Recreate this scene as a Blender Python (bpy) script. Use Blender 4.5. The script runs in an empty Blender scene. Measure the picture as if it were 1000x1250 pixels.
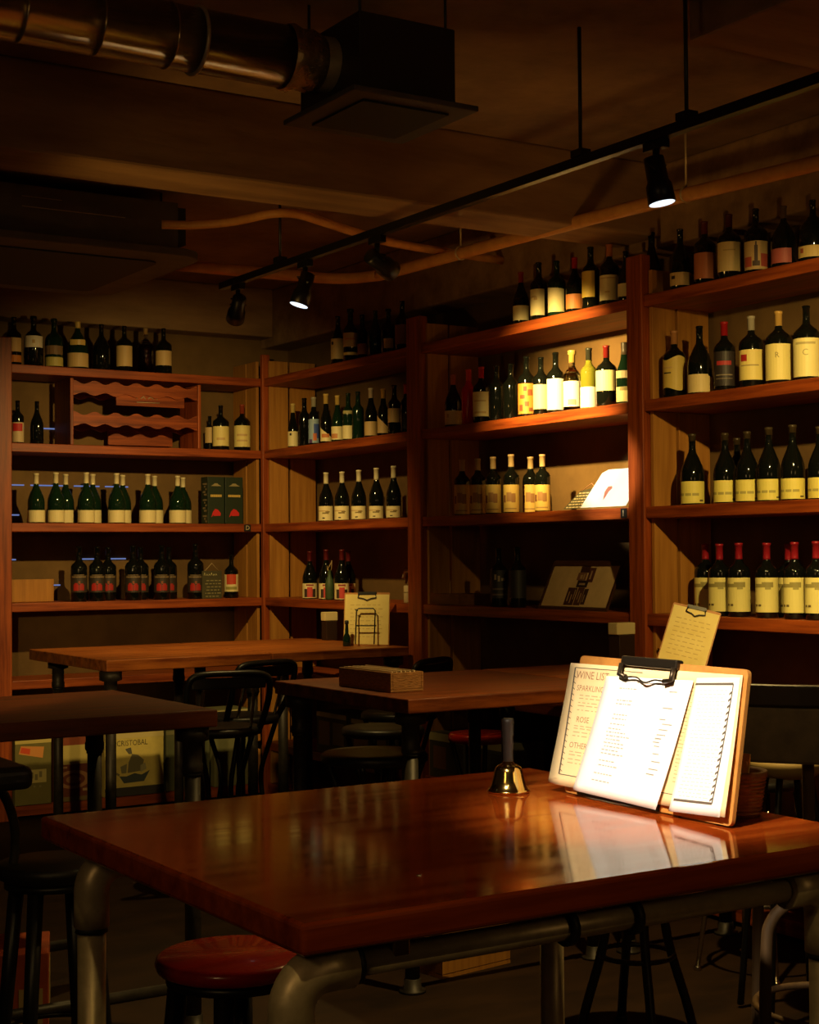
import bpy, math, random
from math import sin, cos, pi, radians, sqrt, atan2
from mathutils import Vector, Matrix

random.seed(7)
S = bpy.context.scene
COL = S.collection

# ------------------------------------------------------------------ camera
F, YAW, PIT, ROL, H = 1895.5, .5639, .0272, -.0078, 1.63
YL, XR = 9.4775, 4.812            # front planes of the left and right shelving
WY, WX = YL + .42, XR + .42       # the two walls behind
ZC = 3.5                          # ceiling
SH = [2.836, 2.344, 1.844, 1.3435, .862]   # shelf tops
BT = .055                         # shelf board thickness
fw = Vector((sin(YAW)*cos(PIT), cos(YAW)*cos(PIT), sin(PIT)))
rt = Vector((cos(YAW), -sin(YAW), 0))
up = rt.cross(fw)
r2 = cos(ROL)*rt + sin(ROL)*up
u2 = -sin(ROL)*rt + cos(ROL)*up
EYE = Vector((0, 0, H))
cd = bpy.data.cameras.new('camera')
cam = bpy.data.objects.new('camera', cd)
COL.objects.link(cam)
m = Matrix((r2, u2, -fw)).transposed().to_4x4()
m.translation = EYE
cam.matrix_world = m
cd.sensor_fit = 'VERTICAL'
cd.sensor_height = 24
cd.lens = F/1250*24
cd.clip_start = .05
S.camera = cam

def ray(x, y):
    return r2*((x-500)/F) + u2*(-(y-625)/F) + fw
def atX(x, y, X): d = ray(x, y); return EYE + d*(X/d.x)
def atY(x, y, Y): d = ray(x, y); return EYE + d*(Y/d.y)
def atZ(x, y, z): d = ray(x, y); return EYE + d*((z-H)/d.z)
def proj(P):
    q = Vector(P)-EYE
    return 500+F*q.dot(r2)/q.dot(fw), 625-F*q.dot(u2)/q.dot(fw), q.dot(fw)

# ------------------------------------------------------------------ materials
MATS = {}
def mat(name, col, rough=.5, metal=0., **k):
    if name in MATS: return MATS[name]
    m = bpy.data.materials.new(name); m.use_nodes = True
    b = m.node_tree.nodes['Principled BSDF']
    b.inputs['Base Color'].default_value = (*col, 1)
    b.inputs['Roughness'].default_value = rough
    b.inputs['Metallic'].default_value = metal
    for key, v in k.items():
        b.inputs[key.replace('_', ' ')].default_value = v
    MATS[name] = m
    return m

def noisy(name, c1, c2, scale=(4, 4, 4), rough=.7, bump=.0, detail=6, rvar=.0, metal=0., **k):
    m = mat(name, c1, rough, metal, **k)
    nt = m.node_tree; b = nt.nodes['Principled BSDF']
    tc = nt.nodes.new('ShaderNodeTexCoord'); mp = nt.nodes.new('ShaderNodeMapping')
    no = nt.nodes.new('ShaderNodeTexNoise'); cr = nt.nodes.new('ShaderNodeValToRGB')
    mp.inputs['Scale'].default_value = scale
    no.inputs['Scale'].default_value = 1; no.inputs['Detail'].default_value = detail
    no.inputs['Roughness'].default_value = .62
    cr.color_ramp.elements[0].color = (*c1, 1); cr.color_ramp.elements[1].color = (*c2, 1)
    cr.color_ramp.elements[0].position = .32; cr.color_ramp.elements[1].position = .68
    nt.links.new(tc.outputs['Object'], mp.inputs[0]); nt.links.new(mp.outputs[0], no.inputs['Vector'])
    nt.links.new(no.outputs['Fac'], cr.inputs[0]); nt.links.new(cr.outputs[0], b.inputs['Base Color'])
    if bump:
        bp = nt.nodes.new('ShaderNodeBump'); bp.inputs['Strength'].default_value = bump
        bp.inputs['Distance'].default_value = .01
        nt.links.new(no.outputs['Fac'], bp.inputs['Height']); nt.links.new(bp.outputs[0], b.inputs['Normal'])
    if rvar:
        mr = nt.nodes.new('ShaderNodeMapRange'); mr.inputs[3].default_value = rough-rvar; mr.inputs[4].default_value = rough+rvar
        nt.links.new(no.outputs['Fac'], mr.inputs[0]); nt.links.new(mr.outputs[0], b.inputs['Roughness'])
    return m

def wood(name, axis, c1, c2, rough=.5, fine=38., bump=.15, **k):
    s = [fine]*3; s['xyz'.index(axis)] = 2.2
    return noisy(name, c1, c2, tuple(s), rough, bump, 8, .08, **k)

WD, WL = (.14, .020, .0025), (.42, .085, .010)
wood_x = wood('shelf_wood_x', 'x', WD, WL)
wood_y = wood('shelf_wood_y', 'y', WD, WL)
wood_z = wood('shelf_wood_z', 'z', WD, WL)
pine_z = wood('pale_board_wood', 'z', (.34, .135, .018), (.50, .225, .036), .6)
TD, TL = (.17, .021, .003), (.34, .055, .006)
top_shaded = wood('shaded_table_wood', 'x', (.055, .010, .002), (.24, .055, .008), .42, 20., .3)  # table wood darkened, putting the weak light on these tops into the colour
top_x = wood('varnished_top_wood', 'x', (.16, .019, .002), (.36, .060, .006), .085, 22., .008, IOR=1.6)
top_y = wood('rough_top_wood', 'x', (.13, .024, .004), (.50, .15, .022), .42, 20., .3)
concrete = noisy('board_marked_concrete', (.17, .10, .052), (.36, .22, .115), (2.5, 2.5, 2.5), .9, .5, 10)
concrete_beam = noisy('beam_concrete', (.20, .11, .05), (.40, .24, .11), (1.2, 6, 6), .85, .4, 10)
plaster = noisy('tan_wall_board', (.115, .062, .016), (.20, .11, .032), (3, 3, 3), .85, .15, 8)
floor_m = noisy('worn_brown_floor', (.013, .0055, .0018), (.040, .017, .0045), (2.2, 5, 2), .75, .1, 9, .1, Specular_IOR_Level=.25)
galv = noisy('galvanised_pipe', (.50, .40, .23), (.66, .54, .33), (30, 30, 30), .42, .05, 4, .1, metal=.45)
duct_m = noisy('spiral_duct_metal', (.50, .38, .20), (.64, .50, .28), (20, 20, 20), .22, .02, 3, .1, metal=.9)
dark_pipe = noisy('dark_steel_pipe', (.022, .018, .014), (.045, .036, .028), (25, 25, 25), .5, .05, 4, .1, metal=.3)
black = mat('black_painted_metal', (.008, .008, .009), .38)
black_pl = mat('black_plastic', (.012, .012, .012), .55)
black_seat = noisy('black_vinyl', (.010, .009, .009), (.018, .016, .015), (60, 60, 60), .42, .1, 3)
chrome = mat('chrome', (.62, .58, .5), .18, 1.)
brass = mat('polished_brass', (.86, .58, .17), .13, 1.)
copper = noisy('insulated_copper_pipe', (.62, .27, .065), (.78, .38, .10), (12, 12, 12), .5, .1, 4)
unit_m = noisy('grey_unit_casing', (.10, .085, .065), (.14, .12, .095), (8, 8, 8), .6, .03, 4)
grille = mat('dark_grille', (.006, .008, .010), .6)
red_seat = wood('red_lacquer_wood', 'x', (.34, .010, .004), (.52, .020, .007), .26, 20., .03, Coat_Weight=.3)
wicker = noisy('brown_wicker', (.20, .085, .020), (.38, .17, .045), (40, 40, 160), .7, .5, 4)
chair_leather = noisy('grey_brown_leather', (.16, .12, .075), (.24, .18, .11), (18, 18, 18), .6, .15, 6)
chair_wood = wood('pale_chair_wood', 'z', (.065, .032, .010), (.13, .068, .022), .65)
glass_dk = mat('dark_bottle_glass', (.0045, .0055, .004), .07, 0., IOR=1.5)
glass_gr = mat('green_bottle_glass', (.006, .020, .009), .07, 0., IOR=1.5)
glass_cl = mat('clear_glass', (.95, .96, .92), .03, 0., IOR=1.45, Transmission_Weight=1.)
glass_yg = mat('yellow_green_glass', (.72, .72, .08), .04, 0., IOR=1.45, Transmission_Weight=.8)
glass_red = mat('red_wrapped_bottle', (.55, .012, .012), .25)
liq_red = mat('red_liqueur', (.60, .02, .015), .15)
liq_pale = mat('pale_wine', (.80, .72, .30), .1, 0., Transmission_Weight=.6)
PC = {}
def paint(col, rough=.6):
    key = 'ink_%02x%02x%02x' % tuple(int(min(1, c)*255) for c in col)
    return mat(key, col, rough)
CREAM = (.82, .70, .36); WHITE = (.86, .80, .62); YEL = (.80, .66, .24); TAN = (.62, .42, .17)
GOLD = (.70, .48, .12); INK = (.03, .022, .015); REDI = (.50, .02, .02)
paper_w = noisy('white_menu_paper', (.84, .83, .80), (.90, .89, .86), (9, 9, 9), .7, .02, 3)
paper_c = noisy('cream_menu_paper', (.80, .58, .30), (.88, .68, .38), (7, 7, 7), .7, .02, 4)
paper_y = noisy('aged_yellow_paper', (.82, .66, .22), (.90, .76, .30), (9, 9, 9), .7, .02, 4)
hardboard = noisy('clipboard_hardboard', (.42, .17, .035), (.55, .24, .05), (30, 30, 30), .5, .05, 5)
ink = mat('printed_ink', (.11, .085, .06), .8)

def emit(name, col, st):
    m = bpy.data.materials.new(name); m.use_nodes = True
    nt = m.node_tree; nt.nodes.remove(nt.nodes['Principled BSDF'])
    e = nt.nodes.new('ShaderNodeEmission'); e.inputs[0].default_value = (*col, 1); e.inputs[1].default_value = st
    nt.links.new(e.outputs[0], nt.nodes['Material Output'].inputs[0])
    return m
lens_on = emit('lit_lamp_lens', (.80, .90, 1.0), 1.6)
lens_off = mat('unlit_lamp_lens', (.02, .02, .02), .2)
glow_line_m = emit('cold_blue_glow_line', (.30, .42, .95), .45)

# ------------------------------------------------------------------ mesh builder
class MB:
    def __init__(s): s.v = []; s.f = []; s.sm = []
    def add(s, vs, fs, smooth=False):
        o = len(s.v); s.v += [tuple(p) for p in vs]
        s.f += [tuple(i+o for i in f) for f in fs]; s.sm += [smooth]*len(fs)
        return s
    def box(s, lo, hi, M=None):
        x0, y0, z0 = lo; x1, y1, z1 = hi
        vs = [Vector(p) for p in ((x0,y0,z0),(x1,y0,z0),(x1,y1,z0),(x0,y1,z0),(x0,y0,z1),(x1,y0,z1),(x1,y1,z1),(x0,y1,z1))]
        if M is not None: vs = [M @ p for p in vs]
        return s.add(vs, [(0,3,2,1),(4,5,6,7),(0,1,5,4),(1,2,6,5),(2,3,7,6),(3,0,4,7)])
    def prism(s, pts, ax, a, b, M=None):
        """outline pts (2D) in the plane across axis ax, extruded a..b"""
        n = len(pts); vs = []
        for t in (a, b):
            for p, q in pts:
                vs.append(Vector({'x': (t, p, q), 'y': (p, t, q), 'z': (p, q, t)}[ax]))
        if M is not None: vs = [M @ p for p in vs]
        return s.add(vs, [tuple(range(n))[::-1], tuple(range(n, 2*n))] + [(i, (i+1) % n, n+(i+1) % n, n+i) for i in range(n)])
    def lathe(s, prof, c=(0, 0, 0), n=24, M=None, cap=True):
        vs = []; fs = []; k = len(prof); c = Vector(c)
        for r, z in prof:
            for i in range(n):
                a = 2*pi*i/n
                p = Vector((r*cos(a), r*sin(a), z))
                vs.append((M @ p if M is not None else p) + c)
        for j in range(k-1):
            for i in range(n):
                fs.append((j*n+i, j*n+(i+1) % n, (j+1)*n+(i+1) % n, (j+1)*n+i))
        s.add(vs, fs, True)
        if cap:
            o = len(s.v)-len(vs)
            s.f.append(tuple(o+i for i in range(n))[::-1]); s.sm.append(False)
            s.f.append(tuple(o+(k-1)*n+i for i in range(n))); s.sm.append(False)
        return s
    def tube(s, path, r, n=10, closed=False, radii=None):
        P = [Vector(p) for p in path]; k = len(P); vs = []; fs = []
        ref = None
        for j in range(k):
            if closed: t = P[(j+1) % k]-P[j-1]
            else: t = P[min(j+1, k-1)]-P[max(j-1, 0)]
            t.normalize()
            if ref is None:
                ref = Vector((0, 0, 1)) if abs(t.z) < .9 else Vector((1, 0, 0))
            a = ref - t*ref.dot(t); a.normalize(); b = t.cross(a); ref = a
            rr = radii[j] if radii else r
            for i in range(n):
                q = 2*pi*i/n; vs.append(P[j]+a*(rr*cos(q))+b*(rr*sin(q)))
        for j in range(k if closed else k-1):
            for i in range(n):
                j2 = (j+1) % k
                fs.append((j*n+i, j*n+(i+1) % n, j2*n+(i+1) % n, j2*n+i))
        s.add(vs, fs, True)
        if not closed:
            o = len(s.v)-len(vs)
            s.f.append(tuple(o+i for i in range(n))[::-1]); s.sm.append(False)
            s.f.append(tuple(o+(k-1)*n+i for i in range(n))); s.sm.append(False)
        return s
    def patch(s, r, a0, a1, z0, z1, n=8, zfun=None, thick=.0004):
        """curved label sheet on a cylinder, about the local +x axis"""
        vs = []; fs = []
        for i in range(n+1):
            a = a0+(a1-a0)*i/n
            lo, hi = (z0, z1) if zfun is None else zfun(i/n, z0, z1)
            for rr in (r, r+thick):
                vs.append((rr*cos(a), rr*sin(a), lo)); vs.append((rr*cos(a), rr*sin(a), hi))
        for i in range(n):
            o = i*4
            fs += [(o+2, o+6, o+7, o+3), (o, o+1, o+5, o+4), (o+1, o+3, o+7, o+5), (o, o+4, o+6, o+2)]
        fs += [(0, 2, 3, 1), (n*4, n*4+1, n*4+3, n*4+2)]
        return s.add(vs, fs, False)
    def build(s, name, m, parent=None, bevel=0., seg=2):
        me = bpy.data.meshes.new(name); me.from_pydata(s.v, [], s.f)
        me.polygons.foreach_set('use_smooth', s.sm); me.update()
        o = bpy.data.objects.new(name, me); me.materials.append(m); COL.objects.link(o)
        if parent is not None: o.parent = parent
        if bevel:
            b = o.modifiers.new('bevel', 'BEVEL'); b.width = bevel; b.segments = seg; b.limit_method = 'ANGLE'
        return o

def tag(o, label, cat, group=None, kind=None):
    if label: o['label'] = label
    if cat: o['category'] = cat
    if group: o['group'] = group
    if kind: o['kind'] = kind
    return o
def empty(name, loc, rz=0.):
    o = bpy.data.objects.new(name, None); COL.objects.link(o)
    o.location = loc; o.rotation_euler.z = rz; o.empty_display_size = .1
    return o
def thing(name, label, cat, loc=(0, 0, 0), rz=0., group=None):
    return tag(empty(name, loc, rz), label, cat, group)
def struct(name, mb, m, label=None, bevel=0.):
    o = mb.build(name, m, None, bevel); tag(o, label, None, None, 'structure'); return o
def arc(c, r, a0, a1, n, ax='z'):
    out = []
    for i in range(n+1):
        a = a0+(a1-a0)*i/n
        d = {'z': (cos(a), sin(a), 0), 'y': (cos(a), 0, sin(a)), 'x': (0, cos(a), sin(a))}[ax]
        out.append(Vector(c)+r*Vector(d))
    return out
def smooth_path(P, n=8):
    """Catmull-Rom through the points"""
    P = [Vector(p) for p in P]; Q = [P[0]*2-P[1]]+P+[P[-1]*2-P[-2]]; out = []
    for i in range(1, len(Q)-2):
        a, b, c, d = Q[i-1:i+3]
        for k in range(n):
            t = k/n
            out.append(.5*((2*b)+(c-a)*t+(2*a-5*b+4*c-d)*t*t+(3*b-a-3*c+d)*t**3))
    out.append(P[-1]); return out

TXT = {}
def text_geo(s, size):
    key = (s, size)
    if key not in TXT:
        cu = bpy.data.curves.new('t', 'FONT'); cu.body = s; cu.size = size
        cu.align_x = 'CENTER'; cu.align_y = 'CENTER'; cu.resolution_u = 2
        o = bpy.data.objects.new('t', cu); COL.objects.link(o)
        me = bpy.data.meshes.new_from_object(o)
        TXT[key] = ([v.co.copy() for v in me.vertices], [tuple(p.vertices) for p in me.polygons])
        bpy.data.objects.remove(o); bpy.data.curves.remove(cu); bpy.data.meshes.remove(me)
    return TXT[key]
def add_text(mb, s, size, fn):
    vs, fs = text_geo(s, size)
    mb.add([fn(p.x, p.y) for p in vs], fs)

# ------------------------------------------------------------------ room shell
x0, y0 = -2.2, -2.2
struct('floor', MB().box((x0, y0, -.12), (WX+.12, WY+.12, 0)), floor_m, 'worn dark brown floor')
struct('ceiling', MB().box((x0, y0, ZC), (WX+.12, WY+.12, ZC+.15)), concrete, 'raw board-marked concrete ceiling')
struct('wall_left', MB().box((x0, WY, 0), (WX+.12, WY+.12, ZC)), plaster, 'tan wall behind the left shelves')
struct('wall_right', MB().box((WX, y0, 0), (WX+.12, WY, ZC)), plaster, 'tan wall behind the right shelves')
struct('trim_1', MB().box((x0, 5.64, 3.15), (WX, 5.97, ZC)), concrete_beam, 'concrete ceiling beam crossing the room', .012)
struct('trim_2', MB().box((XR+.20, y0, 3.10), (WX, WY, ZC)), concrete_beam, 'lintel beam above the right shelves', .012)
struct('trim_3', MB().box((x0, YL+.22, 3.16), (XR+.20, WY, ZC)), concrete_beam, 'lintel beam above the left shelves', .012)
struct('trim_4', MB().box((3.6, y0, 3.36), (XR+.2, 3.9, ZC)), concrete_beam, 'shallow concrete drop beam near the right wall', .012)

# glowing strips standing in for thin blue-white light lines on the back wall
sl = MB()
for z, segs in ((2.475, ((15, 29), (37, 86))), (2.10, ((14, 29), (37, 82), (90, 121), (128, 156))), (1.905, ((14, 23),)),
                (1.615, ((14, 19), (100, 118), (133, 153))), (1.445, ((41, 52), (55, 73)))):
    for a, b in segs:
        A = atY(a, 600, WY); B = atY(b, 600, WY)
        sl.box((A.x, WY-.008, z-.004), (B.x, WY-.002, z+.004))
struct('glow_lines', sl, glow_line_m, 'thin bluish glowing strips standing in for light lines on the left wall')

# ------------------------------------------------------------------ shelving
def corner_y(px): return atX(px, 690, XR).y
def left_x(px): return atY(px, 690, YL).x
DEP = .40
def shelf_unit(name, label, along, a0, a1, post_at, wide, low=True, end_post=None):
    """along 'x': left wall, boards run in x; along 'y': right wall"""
    t = thing(name, label, 'shelf', (0, 0, 0), 0, 'built-in wine shelves')
    lo, hi = (a0, a1)
    def bx(p0, p1, d0, d1, z0, z1):
        if along == 'x': return MB().box((p0, YL+d0, z0), (p1, YL+d1, z1))
        return MB().box((XR+d0, p0, z0), (XR+d1, p1, z1))
    wz = wood_x if along == 'x' else wood_y
    lev = list(SH)+([.37] if low else [])
    for i, z in enumerate(lev):
        bx(lo, hi, 0, DEP, z-BT, z).build('shelf_board', wz, t, .004)
    bx(lo, hi, .012, DEP, .02, .09).build('plinth', wz, t, .004)
    for p0, p1, zt in post_at:
        bx(p0, p1, -.012, .045, 0, zt).build('upright_post', wood_z, t, .004)
    return t, bx
pzt = 3.0
yc0 = YL                                 # the corner
y2 = corner_y(512.5); y3 = corner_y(780); y2b = corner_y(500); y2c = corner_y(516); y3b = corner_y(770.5); y3c = corner_y(789)
xl = left_x(14)
TL_, bxl = shelf_unit('shelving_unit', 'wooden wall shelving along the left wall, holding the wine rack', 'x', xl, XR-.012, [(xl-.085, xl, pzt)], 1, False)
zt = pzt
def panels(t, bx, p, s, top=2.80):
    """two side boards between each pair of shelves at position p, thickness to side s"""
    lv = SH+[.37, .09]
    for zt_, zb in [(SH[0]+.12, SH[0])]+[(lv[i]-BT, lv[i+1]) for i in range(len(lv)-1)]:
        q0, q1 = sorted((p, p+s*.022))
        bx(q0, q1, .03, .172, zb, zt_).build('side_panel', pine_z, t, .002)
        bx(q0, q1, .19, .385, zb, zt_-(.0 if zb > 2.5 else .0)).build('side_panel', pine_z, t, .002)
panels(TL_, bxl, XR-.012, -1)
TC_, bxc = shelf_unit('shelving_unit', 'narrow wooden shelving between corner post and the next post on the right wall', 'y', y2b+.001, YL-.024, [(YL-.024, YL+.012, pzt)], 1)
panels(TC_, bxc, YL-.026, -1)
TM_, bxm = shelf_unit('shelving_unit', 'middle wooden shelving of right wall, with spotlit bottles and a picture frame', 'y', y3b+.001, y2c-.001, [(y2c-.001, y2b, pzt)], 1)
panels(TM_, bxm, y2c-.002, -1)
TR_, bxr = shelf_unit('shelving_unit', 'rightmost wooden shelving, cut off by the right edge of the photo', 'y', 2.2, y3c-.004, [(y3c-.002, y3b, pzt+.03)], 1)
panels(TR_, bxr, y3c-.006, -1)

# shelf tags
def shelf_tag(p, wall, z, label, letter=None):
    t = thing('shelf_tag', label, 'tag', (0, 0, 0))
    if wall == 'x':
        MB().box((p-.024, YL-.008, z-.05), (p+.024, YL-.0005, z-.004)).build('plate', black_pl, t, .001)
        if letter:
            mb = MB(); add_text(mb, letter, .042, lambda x, y: (p+x, YL-.0085, z-.028+y)); mb.build('lettering', paint((.6, .5, .3)), t)
    else:
        MB().box((XR-.008, p-.02, z-.05), (XR-.0005, p+.02, z-.004)).build('plate', black_pl, t, .001)
        if letter:
            mb = MB(); add_text(mb, letter, .042, lambda x, y: (XR-.0085, p-x, z-.028+y)); mb.build('lettering', paint((.6, .5, .3)), t)
shelf_tag(left_x(302), 'x', SH[2], 'small black letter tag on the edge of the left wall shelf under the gift boxes', 'D')
shelf_tag(atX(762.5, 626, XR).y, 'y', SH[2], 'small black tag on the shelf edge below the white card', 'I')

# ------------------------------------------------------------------ bottles
def prof_of(style, r, h):
    n = .0145*h/.30
    if style == 'bord':
        P = [(r*.93, 0), (r, .004), (r, .60*h), (r*.97, .635*h), (r*.80, .675*h), (r*.52, .715*h), (n*1.12, .755*h), (n, .80*h), (n, .965*h), (n*1.12, .967*h), (n*1.12, h-.002), (n*.9, h)]
    elif style == 'burg':
        P = [(r*.93, 0), (r, .004), (r, .42*h), (r*.96, .48*h), (r*.84, .55*h), (r*.66, .62*h), (r*.50, .68*h), (n*1.15, .745*h), (n, .80*h), (n, .965*h), (n*1.12, .967*h), (n*1.12, h-.002), (n*.9, h)]
    elif style == 'champ':
        P = [(r*.92, 0), (r, .006), (r, .40*h), (r*.97, .47*h), (r*.85, .55*h), (r*.68, .63*h), (r*.50, .71*h), (n*1.3, .79*h), (n*1.1, .86*h), (n*1.25, .91*h), (n*1.25, h-.004), (n*1.0, h)]
    elif style == 'round':
        P = [(r*.93, 0), (r, .005), (r*1.0, .50*h), (r*.98, .56*h), (r*.88, .62*h), (r*.66, .67*h), (n*1.3, .71*h), (n*1.05, .76*h), (n*1.05, .93*h), (n*1.4, .94*h), (n*1.4, h-.003), (n*1.2, h)]
    return P
def rad_at(P, z):
    for (r0, z0), (r1, z1) in zip(P, P[1:]):
        if z0 <= z <= z1: return r0+(r1-r0)*(z-z0)/max(1e-6, z1-z0)
    return P[-1][0]

ORD = ['first', 'second', 'third', 'fourth', 'fifth', 'sixth', 'seventh', 'eighth', 'ninth', 'tenth', 'eleventh', 'twelfth', 'thirteenth']
def bottle(wall, lev, px, ytop, wpx, style, look, group, place, glass=None, cap=None, label=None, emb=(), txt=(), row=0,
           turn=0, zfun=None, liquid=None, extra=None, capf=(.80, 1.002)):
    d = .075+row*.13
    z = SH[lev]
    base = atY(px, 500, YL+d) if wall == 'x' else atX(px, 500, XR+d)
    base.z = z+.0006
    zt_ = (atY(px, ytop, YL+d) if wall == 'x' else atX(px, ytop, XR+d)).z
    h = min(max(zt_-base.z, .2), .42)
    _, yb, dep = proj(base)
    r = wpx*dep/F/2
    t = thing('wine_bottle', look+', '+place, 'bottle', base, 0, group)
    cam_a = atan2(-base.y, -base.x)
    t.rotation_euler.z = cam_a+radians(turn)
    P = prof_of(style, r, h)
    MB().lathe(P, n=22).build('glass', glass or glass_dk, t)
    if liquid:
        Q = [(max(.001, rr-.003), min(max(zz, .004), .66*h)) for rr, zz in P if zz < .66*h]
        MB().lathe(Q, n=18).build('wine', liquid, t)
    if cap:
        c0, c1 = capf
        Q = [(rad_at(P, c0*h)+.0007, c0*h)]+[(rr+.0007, zz) for rr, zz in P if c0*h < zz < h-.0025]+[(P[-2][0]+.0007, h+.0002), (P[-1][0], h+.0012)]
        MB().lathe(Q, n=18).build('capsule', cap if not isinstance(cap, tuple) else paint(cap, .35), t)
    if label:
        col, yt, ybm, hw = label      # colour, top px, bottom px, half angle
        k = h/max(1, (yb-ytop))
        l0 = max(.006, (yb-ybm)*k); l1 = (yb-yt)*k
        a = radians(hw)
        lb = MB().patch(r+.0004, -a, a, l0, l1, 12, zfun).build('label', paint(col, .55), t)
        for (ua, ub, va, vb, c) in emb:
            MB().patch(r+.0010, ua*a, ub*a, l0+va*(l1-l0), l0+vb*(l1-l0), 6).build('emblem', paint(c, .6), lb)
        for (s, v, size, c) in txt:
            mb = MB(); zz = l0+v*(l1-l0); rr = r+.0016
            add_text(mb, s, size, lambda x, y: (rr*cos(x/rr), rr*sin(x/rr), zz+y))
            mb.build('lettering', paint(c, .6), lb)
    if extra: extra(t, P, r, h)
    return t

def hills(u, lo, hi): return lo, hi
def wavy(u, lo, hi): return lo+.008*sin(u*6.3), hi-.010*sin(u*6.3)
def slope_up(u, lo, hi): return lo, lo+(hi-lo)*(.15+.85*(1-u))
def notch(u, lo, hi): return lo, hi-(.012 if u > .8 else 0)

# --- left wall, top shelf
G = 'bottles on the top shelf of the left wall'
def P_(n, s): return n+' from left, '+s
s1 = 'left wall top shelf'
bottle('x', 0, 17, 387, 18, 'bord', 'dark bottle with tan label and amber foot', G, P_('first', s1), label=(TAN, 413, 430, 75), emb=((-1, 1, -.75, -.25, (.55, .18, .02)),))
bottle('x', 0, 41, 386, 22, 'round', 'broad dark bottle with high white label', G, P_('second', s1), label=(WHITE, 411, 425, 80), emb=((-.1, .12, .35, .65, TAN),))
bottle('x', 0, 66, 389, 22, 'round', 'green bottle with brown and yellow double label', G, P_('third', s1), glass=glass_gr, label=((.55, .45, .12), 437, 448, 75), emb=((-.9, .9, 1.3, 2.3, (.22, .13, .06)),))
bottle('x', 0, 95, 393, 26, 'champ', 'gold-topped sparkling bottle with tan label', G, P_('fourth', s1), glass=glass_gr, cap=GOLD, capf=(.86, 1.002), label=(TAN, 432, 449, 78), emb=((-.55, .55, 1.55, 1.95, GOLD),))
bottle('x', 0, 124, 396, 22, 'burg', 'dark bottle without a pale label', G, P_('fifth', s1))
bottle('x', 0, 152, 398, 20, 'bord', 'dark bottle with tall tan label', G, P_('sixth', s1), label=(TAN, 423, 448, 70))
bottle('x', 0, 178, 401, 19, 'bord', 'clear bottle of red liqueur', G, P_('seventh', s1), glass=glass_cl, cap=(.35, .22, .08), capf=(.86, 1.002), liquid=liq_red)
bottle('x', 0, 200, 401, 20, 'bord', 'dark bottle with square tan label', G, P_('eighth', s1), label=(TAN, 429, 447, 72))
# --- left wall, second shelf
G = 'bottles beside the wine rack'
bottle('x', 1, 21.5, 489, 15, 'bord', 'dark bottle with red-printed white label', G, 'leftmost beside the wine rack', label=((.6, .45, .25), 516, 540, 78), emb=((-.6, .6, .55, .95, REDI),))
bottle('x', 1, 45, 490, 16, 'burg', 'all-dark bottle', G, 'standing just left of the wine rack')
bottle('x', 1, 256, 508, 12, 'bord', 'small bottle with tan label', G, 'half hidden behind the right side of the wine rack', label=(TAN, 522, 541, 75), row=1.2)
bottle('x', 1, 269.5, 495, 20, 'bord', 'dark bottle with pale yellow label', G, 'right next to the wine rack', label=(YEL, 521, 545, 76), emb=((-.4, .4, .3, .42, TAN),))
bottle('x', 1, 295.5, 494, 20, 'bord', 'red-capped bottle with pale yellow label', G, 'rightmost on the wine rack shelf', cap=(.30, .05, .02), label=(YEL, 520, 546, 76), emb=((-.5, .5, .5, .6, TAN), (-.5, .5, .25, .33, TAN)))
# --- left wall, third shelf
G = 'cream-capped green bottles on the third shelf of the left wall'
s3 = 'left wall third shelf'
k = 0
CC = (.72, .62, .36)
for px, yt, row, nm in ((44, 578, 0, 'front'), (68, 577, 0, 'front'), (80, 579, 1, 'rear'), (105, 577, 0, 'front'), (113, 579, 1, 'rear'),
                        (142, 578, 0, 'front'), (149.5, 580, 1, 'rear'), (180, 579, 0, 'front'), (188.5, 581, 1, 'rear'), (216.5, 581, 0, 'front'), (223, 583, 1, 'rear')):
    place = P_(ORD[k], s3); k += 1
    bottle('x', 2, px, yt, 20.5, 'burg', f'green bottle with cream capsule and label, {nm} row', G, place, glass=glass_gr, cap=CC, capf=(.79, 1.002), label=(CREAM, 623, 639, 84), row=row)
# --- left wall, fourth shelf
G = 'dark bottles with red fruit labels on the left wall'
s4 = 'left wall fourth shelf'
BL = (.035, .025, .018)
fruit = ((-.50, -.02, .10, .46, (.42, .016, .010)), (.02, .48, .12, .44, (.36, .014, .009)), (-.40, -.12, .46, .54, (.42, .016, .010)), (.10, .38, .44, .52, (.36, .014, .009)), (-.06, .12, .5, .66, (.25, .07, .02)), (-.7, .7, .86, .93, (.25, .17, .08)), (-.5, .5, .98, 1.03, (.18, .12, .06)))
k = 0
for px, yt, row in ((96, 667, 0), (118, 667, 0), (131.5, 668, 1), (162, 666, 0), (171, 668, 1), (197, 666, 0), (205.5, 668, 1), (238, 664, 0)):
    bottle('x', 3, px, yt, 20, 'bord', 'dark bottle with red fruit label, '+('rear row' if row else 'front row'), G, P_(ORD[k], s4), label=(BL, 702, 723, 78), emb=fruit, row=row); k += 1
bottle('x', 3, 281.5, 677, 17, 'bord', 'dark bottle with red square on cream label', G, 'beside the small blackboard on the left wall', label=(CREAM, 701, 722, 82), emb=((-.5, .5, .42, 1., (.60, .06, .02)), (-.6, .6, .12, .28, (.35, .32, .08))))

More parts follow.
